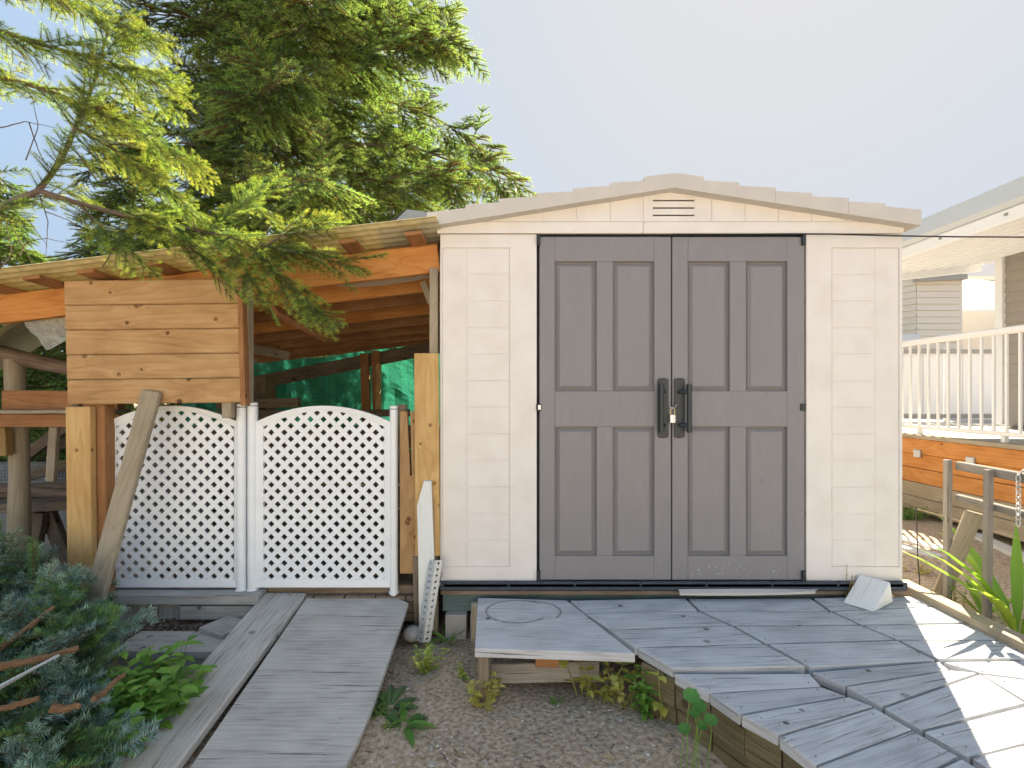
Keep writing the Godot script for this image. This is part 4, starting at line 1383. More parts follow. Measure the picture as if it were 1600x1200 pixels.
# ---------------------------------------------------------------- the two white gates
func lattice_gate(label: String, px0: float, px1: float, in0: float, in1: float, d: float, posts: Array) -> void:
	var foot := P((px0 + px1) * 0.5, 918, d)
	var g := thing("lattice_gate", label, "gate", foot, "white lattice gates")
	var vinyl: Material = mat["white_vinyl"]
	var n := 26
	var outer := PackedVector2Array()
	var inner := PackedVector2Array()
	# in pixels, v downwards; the top is a flat arch
	for i in n + 1:
		var f := float(i) / n
		outer.append(Vector2(lerpf(px0, px1, f), 660.0 - 26.0 * (1.0 - pow(2.0 * f - 1.0, 2.0))))
		inner.append(Vector2(lerpf(in0, in1, f), 667.0 - 25.0 * (1.0 - pow(2.0 * f - 1.0, 2.0))))
	outer.append(Vector2(px1, 918)); inner.append(Vector2(in1, 906))
	outer.append(Vector2(px0, 918)); inner.append(Vector2(in0, 906))
	var front := 0.012
	var m := MB.new()
	for i in outer.size():
		var j := (i + 1) % outer.size()
		var a := P(outer[i].x, outer[i].y, d - front)
		var b := P(outer[j].x, outer[j].y, d - front)
		var c := P(inner[j].x, inner[j].y, d - front * 0.55)
		var e := P(inner[i].x, inner[i].y, d - front * 0.55)
		var mida := a.lerp(e, 0.25)
		var midb := b.lerp(c, 0.25)
		mida.z = a.z - 0.0
		midb.z = b.z - 0.0
		m.quad(a, b, midb, mida, Vector3(0, 0, 1))
		m.quad(mida, midb, c, e, Vector3(0, 0, 1))
		var back := Vector3(0, 0, -front * 2.0)
		var outd := (a + b) * 0.5 - P((px0 + px1) * 0.5, 790, d)
		m.quad(a, b, b + back, a + back, outd)
		m.quad(e, c, Vector3(c.x, c.y, -d - 0.004), Vector3(e.x, e.y, -d - 0.004), -outd)
		m.quad(a + back, b + back, Vector3(c.x, c.y, a.z - 0.024), Vector3(e.x, e.y, a.z - 0.024), Vector3(0, 0, -1))
	part(g, "gate_frame", m, vinyl)
	# moulded lattice: diagonal bars with real openings
	m = MB.new()
	var zf := -d + 0.0035
	var zb := -d - 0.0035
	var half := 10.2          # half of the horizontal pitch
	var hole := 5.1           # half diagonal of an opening
	var bar := (half - hole) / 2.0
	var cu := (in0 + in1) * 0.5
	var add := func(poly: PackedVector2Array) -> void:
		for piece in Geometry2D.intersect_polygons(poly, inner):
			var idx := Geometry2D.triangulate_polygon(piece)
			for i in range(0, idx.size(), 3):
				var q := []
				for k in 3:
					q.append(P(piece[idx[i + k]].x, piece[idx[i + k]].y, d))
				for zz in [[zf, 1.0], [zb, -1.0]]:
					m.tri(Vector3(q[0].x, q[0].y, zz[0]), Vector3(q[1].x, q[1].y, zz[0]), Vector3(q[2].x, q[2].y, zz[0]), Vector3(0, 0, zz[1]))
	# bars rising to the right are whole; s = u + v numbers them
	var s0 := int(floor((in0 + 640.0 - (cu + 900.0)) / (2.0 * half))) - 2
	for i in range(s0, -s0 + 8):
		var s := cu + 900.0 + (2 * i + 1) * half
		add.call(PackedVector2Array([Vector2(in0 - 30, s - (half - hole) - in0 + 30), Vector2(in0 - 30, s + (half - hole) - in0 + 30), Vector2(in1 + 30, s + (half - hole) - in1 - 30), Vector2(in1 + 30, s - (half - hole) - in1 - 30)]))
	# pieces of the bars the other way, between them; and the walls of the openings
	for i in range(-16, 17):
		for j in range(-2, 32):
			var cc := Vector2(cu + i * half, 900.0 - j * half)
			if (i + j) % 2 != 0:
				continue
			if cc.x < in0 - 12 or cc.x > in1 + 12 or cc.y < 628 or cc.y > 918:
				continue
			# opening centred at cc: bar piece on its lower right side lies between this opening and the next along the rising bar
			var o := Vector2(cc.x + half * 0.5, cc.y + half * 0.5)
			var along := Vector2(1, 1) * (half - hole) * 0.5
			var acr := Vector2(1, -1) * hole * 0.5
			# piece lies between openings (i, j) and (i + 1, j + 1 up): along the other diagonal
			o = Vector2(cc.x + half * 0.5, cc.y - half * 0.5)
			along = Vector2(1, -1) * (half - hole) * 0.5
			acr = Vector2(1, 1) * hole * 0.5
			add.call(PackedVector2Array([o - along - acr, o + along - acr, o + along + acr, o - along + acr]))
			var dia := PackedVector2Array([cc + Vector2(-hole, 0), cc + Vector2(0, -hole), cc + Vector2(hole, 0), cc + Vector2(0, hole)])
			for piece in Geometry2D.intersect_polygons(dia, inner):
				for k in piece.size():
					var p0 := P(piece[k].x, piece[k].y, d)
					var p1 := P(piece[(k + 1) % piece.size()].x, piece[(k + 1) % piece.size()].y, d)
					var c2 := P(cc.x, cc.y, d)
					m.quad(Vector3(p0.x, p0.y, zf), Vector3(p1.x, p1.y, zf), Vector3(p1.x, p1.y, zb), Vector3(p0.x, p0.y, zb), c2 - (p0 + p1) * 0.5)
	part(g, "lattice", m, vinyl)
	# screw heads along the bottom
	for i in 10:
		var u := lerpf(in0 + 2, in1 - 2, i / 9.0)
		var c := P(u, 904.5, d - 0.008)
		m = MB.new()
		m.tube([c, c + Vector3(0, 0, 0.0015)], [0.0022, 0.002], 6)
		part(g, "screw", m, mat["rail_grey"])
	for q in posts:
		m = MB.new()
		var r: float = q[3]
		m.tube([P(q[0], q[1], d), P(q[0], q[1] + 3, d), P(q[0], q[2] - 12, d), P(q[0], q[2] - 11, d), P(q[0], q[2], d)], [r * 0.96, r, r, r * 0.72, r * 0.72], 16)
		part(g, "gate_post", m, vinyl)
		m = MB.new()
		m.tube([P(q[0], q[2] - 14, d), P(q[0], q[2] - 11.5, d)], [r * 1.22, r * 1.22], 16)
		part(g, "post_collar", m, vinyl)
		m = MB.new()
		m.tube([P(q[0], q[1] + 4.5, d), P(q[0], q[1] + 5.6, d)], [r * 1.03, r * 1.03], 16)
		part(g, "wire_tie", m, mat["black_iron"])


func build_gates() -> void:
	rng.seed = 12
	lattice_gate("white vinyl lattice gate with arched top behind the leaning grey board", 166.0, 372.0, 181.0, 366.0, 2.72, [[167.0, 634.0, 938.0, 0.028], [377.5, 631.0, 934.0, 0.026]])
	lattice_gate("white vinyl lattice gate with arched top at the head of the plywood ramp", 398.0, 611.0, 411.0, 600.5, 2.72, [[395.0, 629.0, 934.0, 0.026], [615.5, 634.0, 938.0, 0.022]])


func build_ramp_and_steps() -> void:
	rng.seed = 61
	var rp := thing("plywood_ramp", "wide grey plywood sheet leaning as a ramp up to the gate", "ramp", Vector3(-0.81, 0.02, -1.9))
	var y0 := 0.222
	var poly := [Vector3(-1.085, y0, -2.70), Vector3(-0.60, y0 - 0.004, -2.70), Vector3(-0.535, y0 - 0.012, -2.655), Vector3(-0.530, 0.11, -1.95), Vector3(-0.537, 0.072, -1.80), Vector3(-0.56, 0.02, -1.60), Vector3(-1.06, 0.02, -1.60)]
	# keep the sheet flat: height from its distance along the slope
	for i in poly.size():
		var p: Vector3 = poly[i]
		poly[i] = Vector3(p.x, lerpf(0.055, y0, (-p.z - 1.60) / (2.70 - 1.60)), p.z)
	polyboard(rp, "plywood_sheet", poly, Vector3(0, -0.018, 0), Vector3.RIGHT, mat["plywood_grey"], 1.0, 0.003)
	var pk := thing("ramp_plank", "long grey weathered plank leaning beside the plywood ramp", "plank", Vector3(-1.2, 0.02, -1.9))
	board(pk, "plank_body", Vector3(-1.205, 0.222, -2.73), Vector3(-1.205, 0.035, -1.45), Vector3.UP, 0.222, 0.038, mat["plywood_grey"], 1.05, 0.006)
	# threshold timbers below the gates
	var th := thing("gate_threshold", "weathered grey timbers forming the threshold under the white gates", "threshold", Vector3(-1.4, 0.05, -2.72))
	var z := Vector3(0, 0, 1)
	board(th, "threshold_beam", Vector3(-2.16, 0.235, -2.70), Vector3(-1.315, 0.235, -2.70), z, 0.05, 0.12, mat["plywood_grey"], 0.95)
	board(th, "threshold_beam", Vector3(-2.1, 0.275, -2.76), Vector3(-1.34, 0.275, -2.76), z, 0.025, 0.03, mat["red_brown"], 0.9)
	board(th, "threshold_beam", Vector3(-1.31, 0.245, -2.775), Vector3(-0.45, 0.245, -2.775), z, 0.06, 0.06, mat["old_brown"], 1.7)
	board(th, "support_board", Vector3(-1.31, 0.15, -2.73), Vector3(-0.45, 0.15, -2.73), z, 0.12, 0.03, mat["old_brown"], 1.0)
	var xx := -2.1
	for w in [0.24, 0.30, 0.24]:
		board(th, "riser_board", Vector3(xx + w * 0.5, 0.208, -2.70), Vector3(xx + w * 0.5, 0.02, -2.70), z, w - 0.006, 0.025, mat["plywood_grey"], rr(0.88, 1.0))
		xx += w
	board(th, "riser_board", Vector3(-1.72, 0.165, -2.66), Vector3(-1.33, 0.165, -2.66), z, 0.07, 0.03, mat["plywood_grey"], 0.85)
	board(th, "riser_block", Vector3(-1.50, 0.135, -2.58), Vector3(-1.335, 0.135, -2.50), Vector3.UP, 0.16, 0.04, mat["plywood_grey"], 0.95)
	board(th, "riser_block", Vector3(-1.45, 0.06, -2.57), Vector3(-1.34, 0.06, -2.50), Vector3.UP, 0.1, 0.1, mat["old_brown"], 1.0)
	var sp := thing("timber_step", "low grey boarded step beside the ramp plank below the gate", "step", Vector3(-1.55, 0.05, -2.4))
	for q in [[-1.83, -1.56], [-1.555, -1.335]]:
		board(sp, "tread_board", Vector3(q[0], 0.112, -2.425), Vector3(q[1], 0.112, -2.425), Vector3.UP, 0.20, 0.035, mat["plywood_grey"], rr(0.9, 1.05))
	board(sp, "riser_board", Vector3(-1.8, 0.045, -2.35), Vector3(-1.345, 0.045, -2.35), z, 0.095, 0.03, mat["plywood_grey"], 0.95)
	# dry needles and bark behind the step
	rng.seed = 17
	var chip := MB.new()
	chip.box(Transform3D(), Vector3(0.02, 0.003, 0.006), 0.0005)
	var at := []
	var tint := []
	for i in 1600:
		var p := Vector3(rr(-2.0, -1.34), 0.05, rr(-2.69, -2.49))
		p.y = 0.055 + 0.05 * clampf((-p.z - 2.49) / 0.2, 0, 1) + rr(0, 0.02)
		at.append(Transform3D(Basis.from_euler(Vector3(rr(-0.7, 0.7), rr(0, TAU), rr(-0.7, 0.7))).scaled(Vector3.ONE * rr(0.4, 1.1)), p))
		var g := rr(0.5, 1.3)
		tint.append(Color(0.16 * g, 0.105 * g, 0.08 * g))
	var o := spread(self, "leaf_litter", chip.mesh(), mat["stones"], at, tint)
	o.set_meta("kind", "stuff")
	o.set_meta("label", "brown bark and needle litter lying behind the low step")
	o.set_meta("category", "litter")
	var bed := MB.new()
	bed.slab([Vector3(-2.05, 0.105, -2.69), Vector3(-1.34, 0.105, -2.69), Vector3(-1.34, 0.06, -2.48), Vector3(-2.05, 0.06, -2.48)], Vector3(0, -0.06, 0), Vector3.RIGHT)
	structure("soil_bank", bed, mat["soil"])


func build_loose_boards() -> void:
	rng.seed = 90
	var z := Vector3(0, 0, 1)
	var lb := thing("leaning_board", "grey brown board leaning across the left gate and siding", "board", Vector3(-2.05, 0.05, -2.3))
	var top := P(238, 611, 2.595)
	var foot := P(148, 938, 2.42)
	foot += (foot - top).normalized() * 0.24
	board(lb, "board_body", top, foot, z, 0.092, 0.032, mat["grey_tan"], 1.05, 0.005)
	# notched orange board next to the right gate post
	var nb := thing("notched_board", "orange brown board with a narrow slot in its top beside the gate", "board", P(637, 895, 2.68))
	var d := 2.685
	var poly := [P(625, 896, d), P(625, 643, d), P(636, 643, d), P(640.5, 743, d), P(643.5, 743, d), P(641, 643, d), P(650, 643, d), P(651, 896, d)]
	polyboard(nb, "board_body", poly, Vector3(0, 0, -0.03), Vector3.UP, mat["cedar"], 0.85, 0.0)
	board(nb, "dark_backing", P(629, 632, 2.73), P(632, 800, 2.73), z, 0.045, 0.02, mat["old_brown"], 0.8)
	# white board with a cut corner
	var wb := thing("white_offcut", "white painted board with a slanted top leaning on the post", "board", P(665, 985, 2.6))
	var wt := MB.new()
	wt.col = Color(0.98, 1, 1)
	var pl := [[662, 752, 2.635], [674, 752, 2.635], [678.5, 880, 2.615], [677, 985, 2.60], [655, 985, 2.60], [653, 860, 2.618], [651.5, 790, 2.63]]
	var q3 := []
	for q in pl:
		q3.append(P(q[0], q[1], q[2]))
	wt.slab(q3, Vector3(0, 0.002, -0.014), Vector3.UP, Vector2(0.1, 0.4), 0.002)
	part(wb, "board_body", wt, mat["white_board"])
	# perforated steel angle
	var an := thing("steel_angle", "perforated galvanised steel angle leaning against the shed corner", "steel angle", P(660, 1003, 2.52))
	var a0 := P(680, 876, 2.60)
	var a1 := P(660.5, 1004, 2.53)
	var m := MB.new()
	var ax := (a1 - a0)
	for fl in [[Vector3(-0.034, 0, -0.018)], [Vector3(0.036, 0, -0.012)]]:
		var w: Vector3 = fl[0]
		var n := w.cross(ax).normalized()
		if n.z < 0.0:
			n = -n
		var cells := 13
		for i in cells:
			var c0 := a0 + ax * (float(i) / cells)
			var c1 := a0 + ax * (float(i + 1) / cells)
			var mid := (c0 + c1 + w) * 0.5
			var ring := []
			for k in 8:
				var an2 := TAU * (k + 0.5) / 8.0
				ring.append(mid + w.normalized() * cos(an2) * 0.0062 + ax.normalized() * sin(an2) * 0.0066)
			var sq := [c1 + w, (c1 + w).lerp(c1, 0.5), c1, c1.lerp(c0, 0.5), c0, c0.lerp(c0 + w, 0.5), c0 + w, (c0 + w).lerp(c1 + w, 0.5)]
			for k in 8:
				var j := (k + 1) % 8
				for off in [Vector3.ZERO, n * -0.003]:
					m.quad(ring[k] + off, ring[j] + off, sq[j] + off, sq[k] + off, n if off == Vector3.ZERO else -n)
				m.quad(ring[k], ring[j], ring[j] - n * 0.003, ring[k] - n * 0.003, mid - ring[k])
	part(an, "perforated_flange", m, mat["galvanised"])
	# lump of old expanding foam by the shed corner
	var fo := thing("foam_lump", "small lump of crusty foam stuck at the shed base corner", "foam", P(686, 900, 2.64))
	m = MB.new()
	for i in 7:
		for j in 8:
			pass
	var fs := SphereMesh.new()
	fs.radius = 0.014
	fs.height = 0.045
	fs.radial_segments = 9
	fs.rings = 6
	part(fo, "foam_body", fs, mat["stone_pale"], Transform3D(Basis(z, 0.1), P(687, 897, 2.645)))
	part(fo, "foam_body", fs, mat["stone_pale"], Transform3D(Basis(z, -0.3).scaled(Vector3(0.8, 0.7, 0.8)), P(685, 913, 2.64)))
	# round stone beside the ramp
	var rs := thing("round_stone", "smooth grey stone lying against the ramp by the steel angle", "stone", P(643, 985, 2.62))
	var ss := SphereMesh.new()
	ss.radius = 0.05
	ss.height = 0.075
	part(rs, "stone_body", ss, mat["stone_pale"], Transform3D(Basis(Vector3.UP, 0.5), P(645, 990, 2.6)))


# ---------------------------------------------------------------- the neighbour on the right
func build_neighbour() -> void:
	rng.seed = 808
	var X := 3.85
	var up := Vector3.UP
	var side := Vector3(-1, 0, 0)
	var dk := thing("neighbour_deck", "raised neighbour deck with orange fascia and timber board skirt", "deck", Vector3(X, 0.15, -5.0))
	board(dk, "rim_board", Vector3(X - 0.03, 0.90, -9.0), Vector3(X - 0.03, 0.90, -2.2), side, 0.035, 0.14, mat["grey_tan"], 1.1)
	board(dk, "fascia_board", Vector3(X - 0.06, 0.81, -9.0), Vector3(X - 0.06, 0.81, -2.2), side, 0.14, 0.04, mat["orange_fir"], 0.95)
	for i in 4:
		board(dk, "skirt_board", Vector3(X - 0.05, 0.672 - i * 0.135, -9.0), Vector3(X - 0.05, 0.672 - i * 0.135, -2.2), side, 0.130, 0.035, mat["orange_fir"] if i < 2 else mat["grey_tan"], 0.9 if i < 2 else 0.85)
	for i in 22:
		board(dk, "deck_board", Vector3(X + 0.03 + i * 0.145 + 0.07, 0.90, -9.0), Vector3(X + 0.03 + i * 0.145 + 0.07, 0.90, -2.2), up, 0.138, 0.03, mat["plywood_grey"], rr(0.95, 1.1))
	for zz in [-4.75, -4.2]:
		var m := MB.new()
		m.box(Transform3D(Basis(), Vector3(X - 0.09, 0.745, zz)), Vector3(0.02, 0.07, 0.075), 0.003)
		part(dk, "metal_bracket", m, mat["galvanised"])
	var rl := thing("white_railing", "white metal railing with thin balusters along the neighbour deck", "railing", Vector3(X, 0.92, -4.5))
	var m2 := MB.new()
	board(rl, "top_rail", Vector3(X, 1.790, -9.0), Vector3(X, 1.790, -2.6), side, 0.055, 0.05, mat["white_paint"], 1.0, 0.01)
	board(rl, "bottom_rail", Vector3(X, 0.985, -9.0), Vector3(X, 0.985, -2.6), side, 0.035, 0.035, mat["white_paint"], 1.0, 0.006)
	var zb := -2.7
	while zb > -6.3:
		board(rl, "baluster", Vector3(X, 1.765, zb), Vector3(X, 1.0, zb), side, 0.02, 0.02, mat["white_paint"], 1.0, 0.003)
		zb -= 0.107
	for zz in [-5.12, -4.83, -4.0, -3.0]:
		board(rl, "rail_foot", Vector3(X, 0.97, zz), Vector3(X, 0.915, zz), side, 0.035, 0.035, mat["white_paint"], 1.0, 0.003)
	# house with the patio roof
	var hs := thing("neighbour_house", "neighbour house with taupe lap siding and a white ribbed patio roof", "house", Vector3(6.5, 0.1, -5.0))
	var WX := 5.62
	for i in 17:
		var y := 0.95 + i * 0.115
		var m := MB.new()
		m.slab([Vector3(WX, y, -5.85), Vector3(WX + 0.022, y + 0.125, -5.85), Vector3(WX + 0.04, y + 0.125, -5.85), Vector3(WX + 0.04, y, -5.85)], Vector3(0, 0, 4.2), up)
		part(hs, "siding_board", m, mat["taupe_siding"])
	m2 = MB.new()
	m2.box(Transform3D(Basis(), Vector3(WX + 0.4, 1.5, -3.8)), Vector3(0.7, 2.9, 4.1), 0.01)
	part(hs, "house_body", m2, mat["taupe_siding"])
	board(hs, "corner_trim", Vector3(WX - 0.005, 0.95, -5.89), Vector3(WX - 0.005, 2.92, -5.89), side, 0.09, 0.04, mat["cream_siding_wood"] if mat.has("cream_siding_wood") else mat["white_metal"], 1.0)
	# patio roof: ribbed pans, rising gently towards the house
	var EX := 3.72
	var ey := 2.675
	var zfar := -6.2
	for i in 11:
		var xa := EX + 0.05 + i * 0.175
		var ya := ey + 0.03 + i * 0.020
		var m := MB.new()
		var prof := [Vector3(xa, ya, 0), Vector3(xa + 0.13, ya + 0.008, 0), Vector3(xa + 0.138, ya - 0.055, 0), Vector3(xa + 0.165, ya - 0.055, 0), Vector3(xa + 0.175, ya + 0.02, 0)]
		for k in prof.size() - 1:
			m.quad(prof[k] + Vector3(0, 0, zfar), prof[k + 1] + Vector3(0, 0, zfar), prof[k + 1] + Vector3(0, 0, -1.6), prof[k] + Vector3(0, 0, -1.6), Vector3(0, -1, 0))
			m.quad(prof[k] + Vector3(0, 0.06, zfar), prof[k + 1] + Vector3(0, 0.06, zfar), prof[k + 1] + Vector3(0, 0.06, -1.6), prof[k] + Vector3(0, 0.06, -1.6), Vector3(0, 1, 0))
		part(hs, "roof_pan", m, mat["white_metal"])
	m2 = MB.new()
	m2.slab([Vector3(EX - 0.02, ey + 0.20, zfar - 0.02), Vector3(EX - 0.02, ey + 0.06, zfar - 0.02), Vector3(EX + 0.03, ey + 0.03, zfar - 0.02), Vector3(EX + 0.03, ey + 0.20, zfar - 0.02)], Vector3(0, 0, 4.7), up)
	part(hs, "gutter_fascia", m2, mat["blue_grey_trim"])
	m2 = MB.new()
	m2.box(Transform3D(Basis(), Vector3(EX + 0.08, ey - 0.02, -3.9)), Vector3(0.06, 0.10, 4.6), 0.006)
	part(hs, "eave_beam", m2, mat["white_metal"])
	m2 = MB.new()
	m2.box(Transform3D(Basis(Vector3(0, 0, 1), 0.11), Vector3(EX + 0.95, ey + 0.06, zfar + 0.03)), Vector3(1.95, 0.14, 0.05), 0.006)
	part(hs, "end_beam", m2, mat["white_metal"])
	for zz in [-3.35, -3.9, -4.5, -5.1]:
		m2 = MB.new()
		m2.tube([Vector3(EX + 0.05, ey - 0.01, zz), Vector3(EX + 0.035, ey - 0.01, zz)], [0.012, 0.012], 8)
		part(hs, "roof_bolt", m2, mat["rail_grey"])
	# far railing with perforated white panels
	var fr := thing("privacy_screen", "white perforated privacy panels in a grey rail frame behind the railing", "screen", Vector3(5.4, 0.92, -7.0))
	for v in [549.0, 650.0]:
		board(fr, "screen_rail", P(1380, v, 7.0), P(1574, v, 7.0), Vector3(0, 0, 1), 0.055, 0.05, mat["rail_grey_wood"] if mat.has("rail_grey_wood") else mat["rail_grey"])
	for i in 6:
		part(fr, "screen_panel", perforated(1381 + i * 31, 553, 1410 + i * 31, 646, 7.02, 9, 28, 0.35), mat["white_metal"])
	for u in [1385.0, 1478.0, 1572.0]:
		board(fr, "screen_post", P(u, 545, 7.05), Vector3(P(u, 545, 7.05).x, 0.915, -7.05), Vector3(0, 0, 1), 0.05, 0.05, mat["white_paint"])
	# the further house: cream lap siding turned a little
	var fh := thing("cream_house", "pale cream house with lap siding seen beyond the neighbour deck", "house", Vector3(8.0, 0.0, -10.6))
	var cA := P(1432, 560, 10.0)
	var cB := P(1503, 560, 10.0)
	for i in 26:
		var y := 0.8 + i * 0.125
		if y > 3.55:
			break
		var m := MB.new()
		m.slab([Vector3(cA.x, y, -10.0), Vector3(cA.x, y, -9.98), Vector3(cA.x, y + 0.12, -10.0)], Vector3(cB.x - cA.x, 0, 0), up)
		part(fh, "siding_board", m, mat["cream_siding"])
		m = MB.new()
		m.slab([Vector3(cA.x - 0.004, y, -10.0), Vector3(cA.x - 0.028, y, -10.0), Vector3(cA.x - 0.004, y + 0.12, -10.0)], Vector3(-1.6, 0, -2.6), up)
		part(fh, "siding_board", m, mat["cream_siding"])
	m2 = MB.new()
	m2.slab([Vector3(cA.x, 0.0, -10.02), Vector3(cB.x, 0.0, -10.02), Vector3(cB.x, 0.0, -12.6), Vector3(cA.x - 1.6, 0.0, -12.6)], Vector3(0, 3.6, 0), up)
	part(fh, "house_body", m2, mat["cream_siding"])
	board(fh, "frieze_board", P(1430, 436, 9.93), P(1508, 433, 9.93), Vector3(0, 0, 1), 0.10, 0.12, mat["rail_grey"])
	m2 = MB.new()
	face_box(m2, 1425, 350, 1660, 432, 10.3, 0.3, 0.01)
	part(fh, "upper_wall", m2, mat["white_metal"])
	m2 = MB.new()
	face_box(m2, 1500, 425, 1670, 486, 11.4, 0.3, 0.01)
	part(fh, "rear_wall", m2, mat["white_metal"])
	m2 = MB.new()
	face_box(m2, 1500, 486, 1670, 700, 11.2, 0.3, 0.01)
	part(fh, "lower_wall", m2, mat["cream_siding"])
	m2 = MB.new()
	face_box(m2, 1389, 522, 1438, 536, 9.2, 0.4, 0.01)
	part(fh, "window_sill", m2, mat["blue_grey_trim"])
	m2 = MB.new()
	m2.tube([P(1531, 428, 11.0), P(1535, 433, 11.0), P(1556, 438, 11.0)], [0.05, 0.06, 0.03], 8)
	part(fh, "wall_lamp", m2, mat["rail_grey"])


func build_garden_fence() -> void:
	rng.seed = 44
	var X := 2.345
	var f := thing("garden_fence", "low grey weathered garden fence of thin posts and two rails", "fence", Vector3(X, 0.1, -2.6))
	var side := Vector3(-1, 0, 0)
	var wm: Material = mat["fence_grey"]
	for q in [[-2.755, 0.945, 0.0], [-2.53, 0.925, 0.01], [-2.27, 0.92, 0.0], [-1.9, 0.93, 0.0]]:
		board(f, "fence_post", Vector3(X + q[2], q[1], q[0]), Vector3(X - 0.02, 0.02, q[0] + 0.02), side, 0.033, 0.03, wm, rr(0.85, 1.0), 0.004)
	board(f, "top_rail", Vector3(X + 0.038, 0.915, -2.74), Vector3(X + 0.038, 0.895, -1.7), side, 0.045, 0.03, wm, 0.85, 0.004)
	board(f, "lower_rail", Vector3(X + 0.038, 0.745, -2.74), Vector3(X + 0.038, 0.725, -1.7), side, 0.035, 0.03, wm, 0.85, 0.004)
	# chain over the top rail
	var ch := thing("hanging_chain", "rusty steel chain looped over the top rail of the garden fence", "chain", Vector3(X, 0.9, -2.36))
	for s in [0, 1]:
		for k in 9:
			var m := MB.new()
			var c := Vector3(X + 0.038 - 0.024, 0.905 - k * 0.026, -2.385 + s * 0.055)
			var pts := []
			var rad := []
			for i in 13:
				var a := TAU * i / 12.0
				var o := Vector3(0, sin(a) * 0.017, cos(a) * 0.010) if k % 2 == 0 else Vector3(cos(a) * 0.010, sin(a) * 0.017, 0)
				pts.append(c + o)
				rad.append(0.003)
			m.tube(pts, rad, 5, false)
			part(ch, "chain_link", m, mat["steel"])
	var mt := MB.new()
	var bow := []
	var br := []
	for i in 9:
		var a := PI * i / 8.0
		bow.append(Vector3(X + 0.02, 0.915 + sin(a) * 0.032, -2.357 - cos(a) * 0.028))
		br.append(0.005)
	mt.tube(bow, br, 6)
	part(ch, "chain_link", mt, mat["steel"])
	# board propped between the posts
	var pb := thing("propped_board", "pinkish brown board propped slantwise against the garden fence post", "board", G(1480, 925, 0.12))
	var top := P(1522, 800, 2.66)
	var foot := P(1470, 930, 2.78)
	board(pb, "board_body", top, foot, Vector3(-0.5, 0, 1), 0.075, 0.022, mat["grey_tan"], 1.2)
	# twine and a thin stake
	var tw := thing("twine_line", "pale twine stretched from a thin stake past the garden fence", "twine", P(1432, 795, 2.95))
	var m := MB.new()
	m.tube([P(1432, 795, 2.95), P(1480, 808, 2.80), P(1580, 838, 2.5), P(1700, 878, 2.2)], [0.0018, 0.0018, 0.0018, 0.0018], 5)
	part(tw, "twine_strand", m, mat["tan_string"])
	m = MB.new()
	m.tube([P(1431.5, 790, 2.95), P(1434, 870, 2.95), Vector3(P(1440, 900, 2.95).x, 0.05, -2.95)], [0.003, 0.003, 0.003], 5)
	part(tw, "thin_stake", m, mat["black_iron"])
	# pale boards lying in the bed
	var k := 0
	for q in [[[1390, 836], [1478, 862], 0.03], [[1395, 850], [1470, 872], 0.025], [[1520, 835], [1620, 880], 0.03]]:
		var gb := thing("garden_edging", ["bleached edging plank lying nearest the orange deck skirt", "bleached edging plank lying across the bare garden soil", "bleached edging plank lying among the iris leaves"][k], "plank", G(q[0][0], q[0][1], 0.15))
		var a := G(q[0][0], q[0][1], 0.155)
		var b := G(q[1][0], q[1][1], 0.165)
		board(gb, "plank_body", a, b, Vector3.UP, 0.11, q[2], mat["white_board"], 0.7)
		k += 1


# ---------------------------------------------------------------- trees
func build_trees() -> void:
	var old := Color(0.105, 0.215, 0.075)
	var young := Color(0.30, 0.47, 0.11)
	var far := [
		make_spray(101, 0.55, 5, 0.045, 0.010, 0.020, old, young, 0.6),
		make_spray(102, 0.50, 4, 0.045, 0.010, 0.020, old * 1.15, young * 1.1, 0.75),
		make_spray(103, 0.60, 5, 0.042, 0.010, 0.020, old * 0.9, young * 0.9, 0.5),
	]
	lopsided = true
	conifer("conifer_tree", "tall bushy fir with a pale brown trunk rising behind the lean-to", Vector3(-4.8, 0.0, -9.6), 21.0, 5.35, 2.4, 0.20, far, 0.085, 0.15, 1.15, Color(1, 1, 1), 210, 11.0)
	lopsided = false
	conifer("conifer_tree", "dark dense fir standing further back beside the bushy fir", Vector3(-7.6, 0.0, -10.2), 8.0, 1.7, 0.4, 0.13, far, 0.09, 0.15, 1.0, Color(0.95, 0.95, 0.95), 311, 9.0)
	conifer("conifer_tree", "dark fir showing between dead twigs above the log store", Vector3(-10.7, 0.0, -10.6), 6.2, 1.9, 0.3, 0.12, far, 0.085, 0.15, 1.0, Color(0.9, 0.95, 0.9), 412, 9.0)
	conifer("conifer_tree", "young fir growing close behind the green tarpaulin", Vector3(-1.25, 0.0, -6.9), 2.9, 1.35, 0.3, 0.06, far, 0.10, 0.16, 0.7, Color(1, 1, 1), 614)
	conifer("conifer_tree", "small green conifer growing behind the log store roof", Vector3(-6.2, 0.0, -6.9), 2.6, 1.5, 0.2, 0.06, far, 0.05, 0.11, 0.7, Color(0.95, 1.0, 0.95), 513)


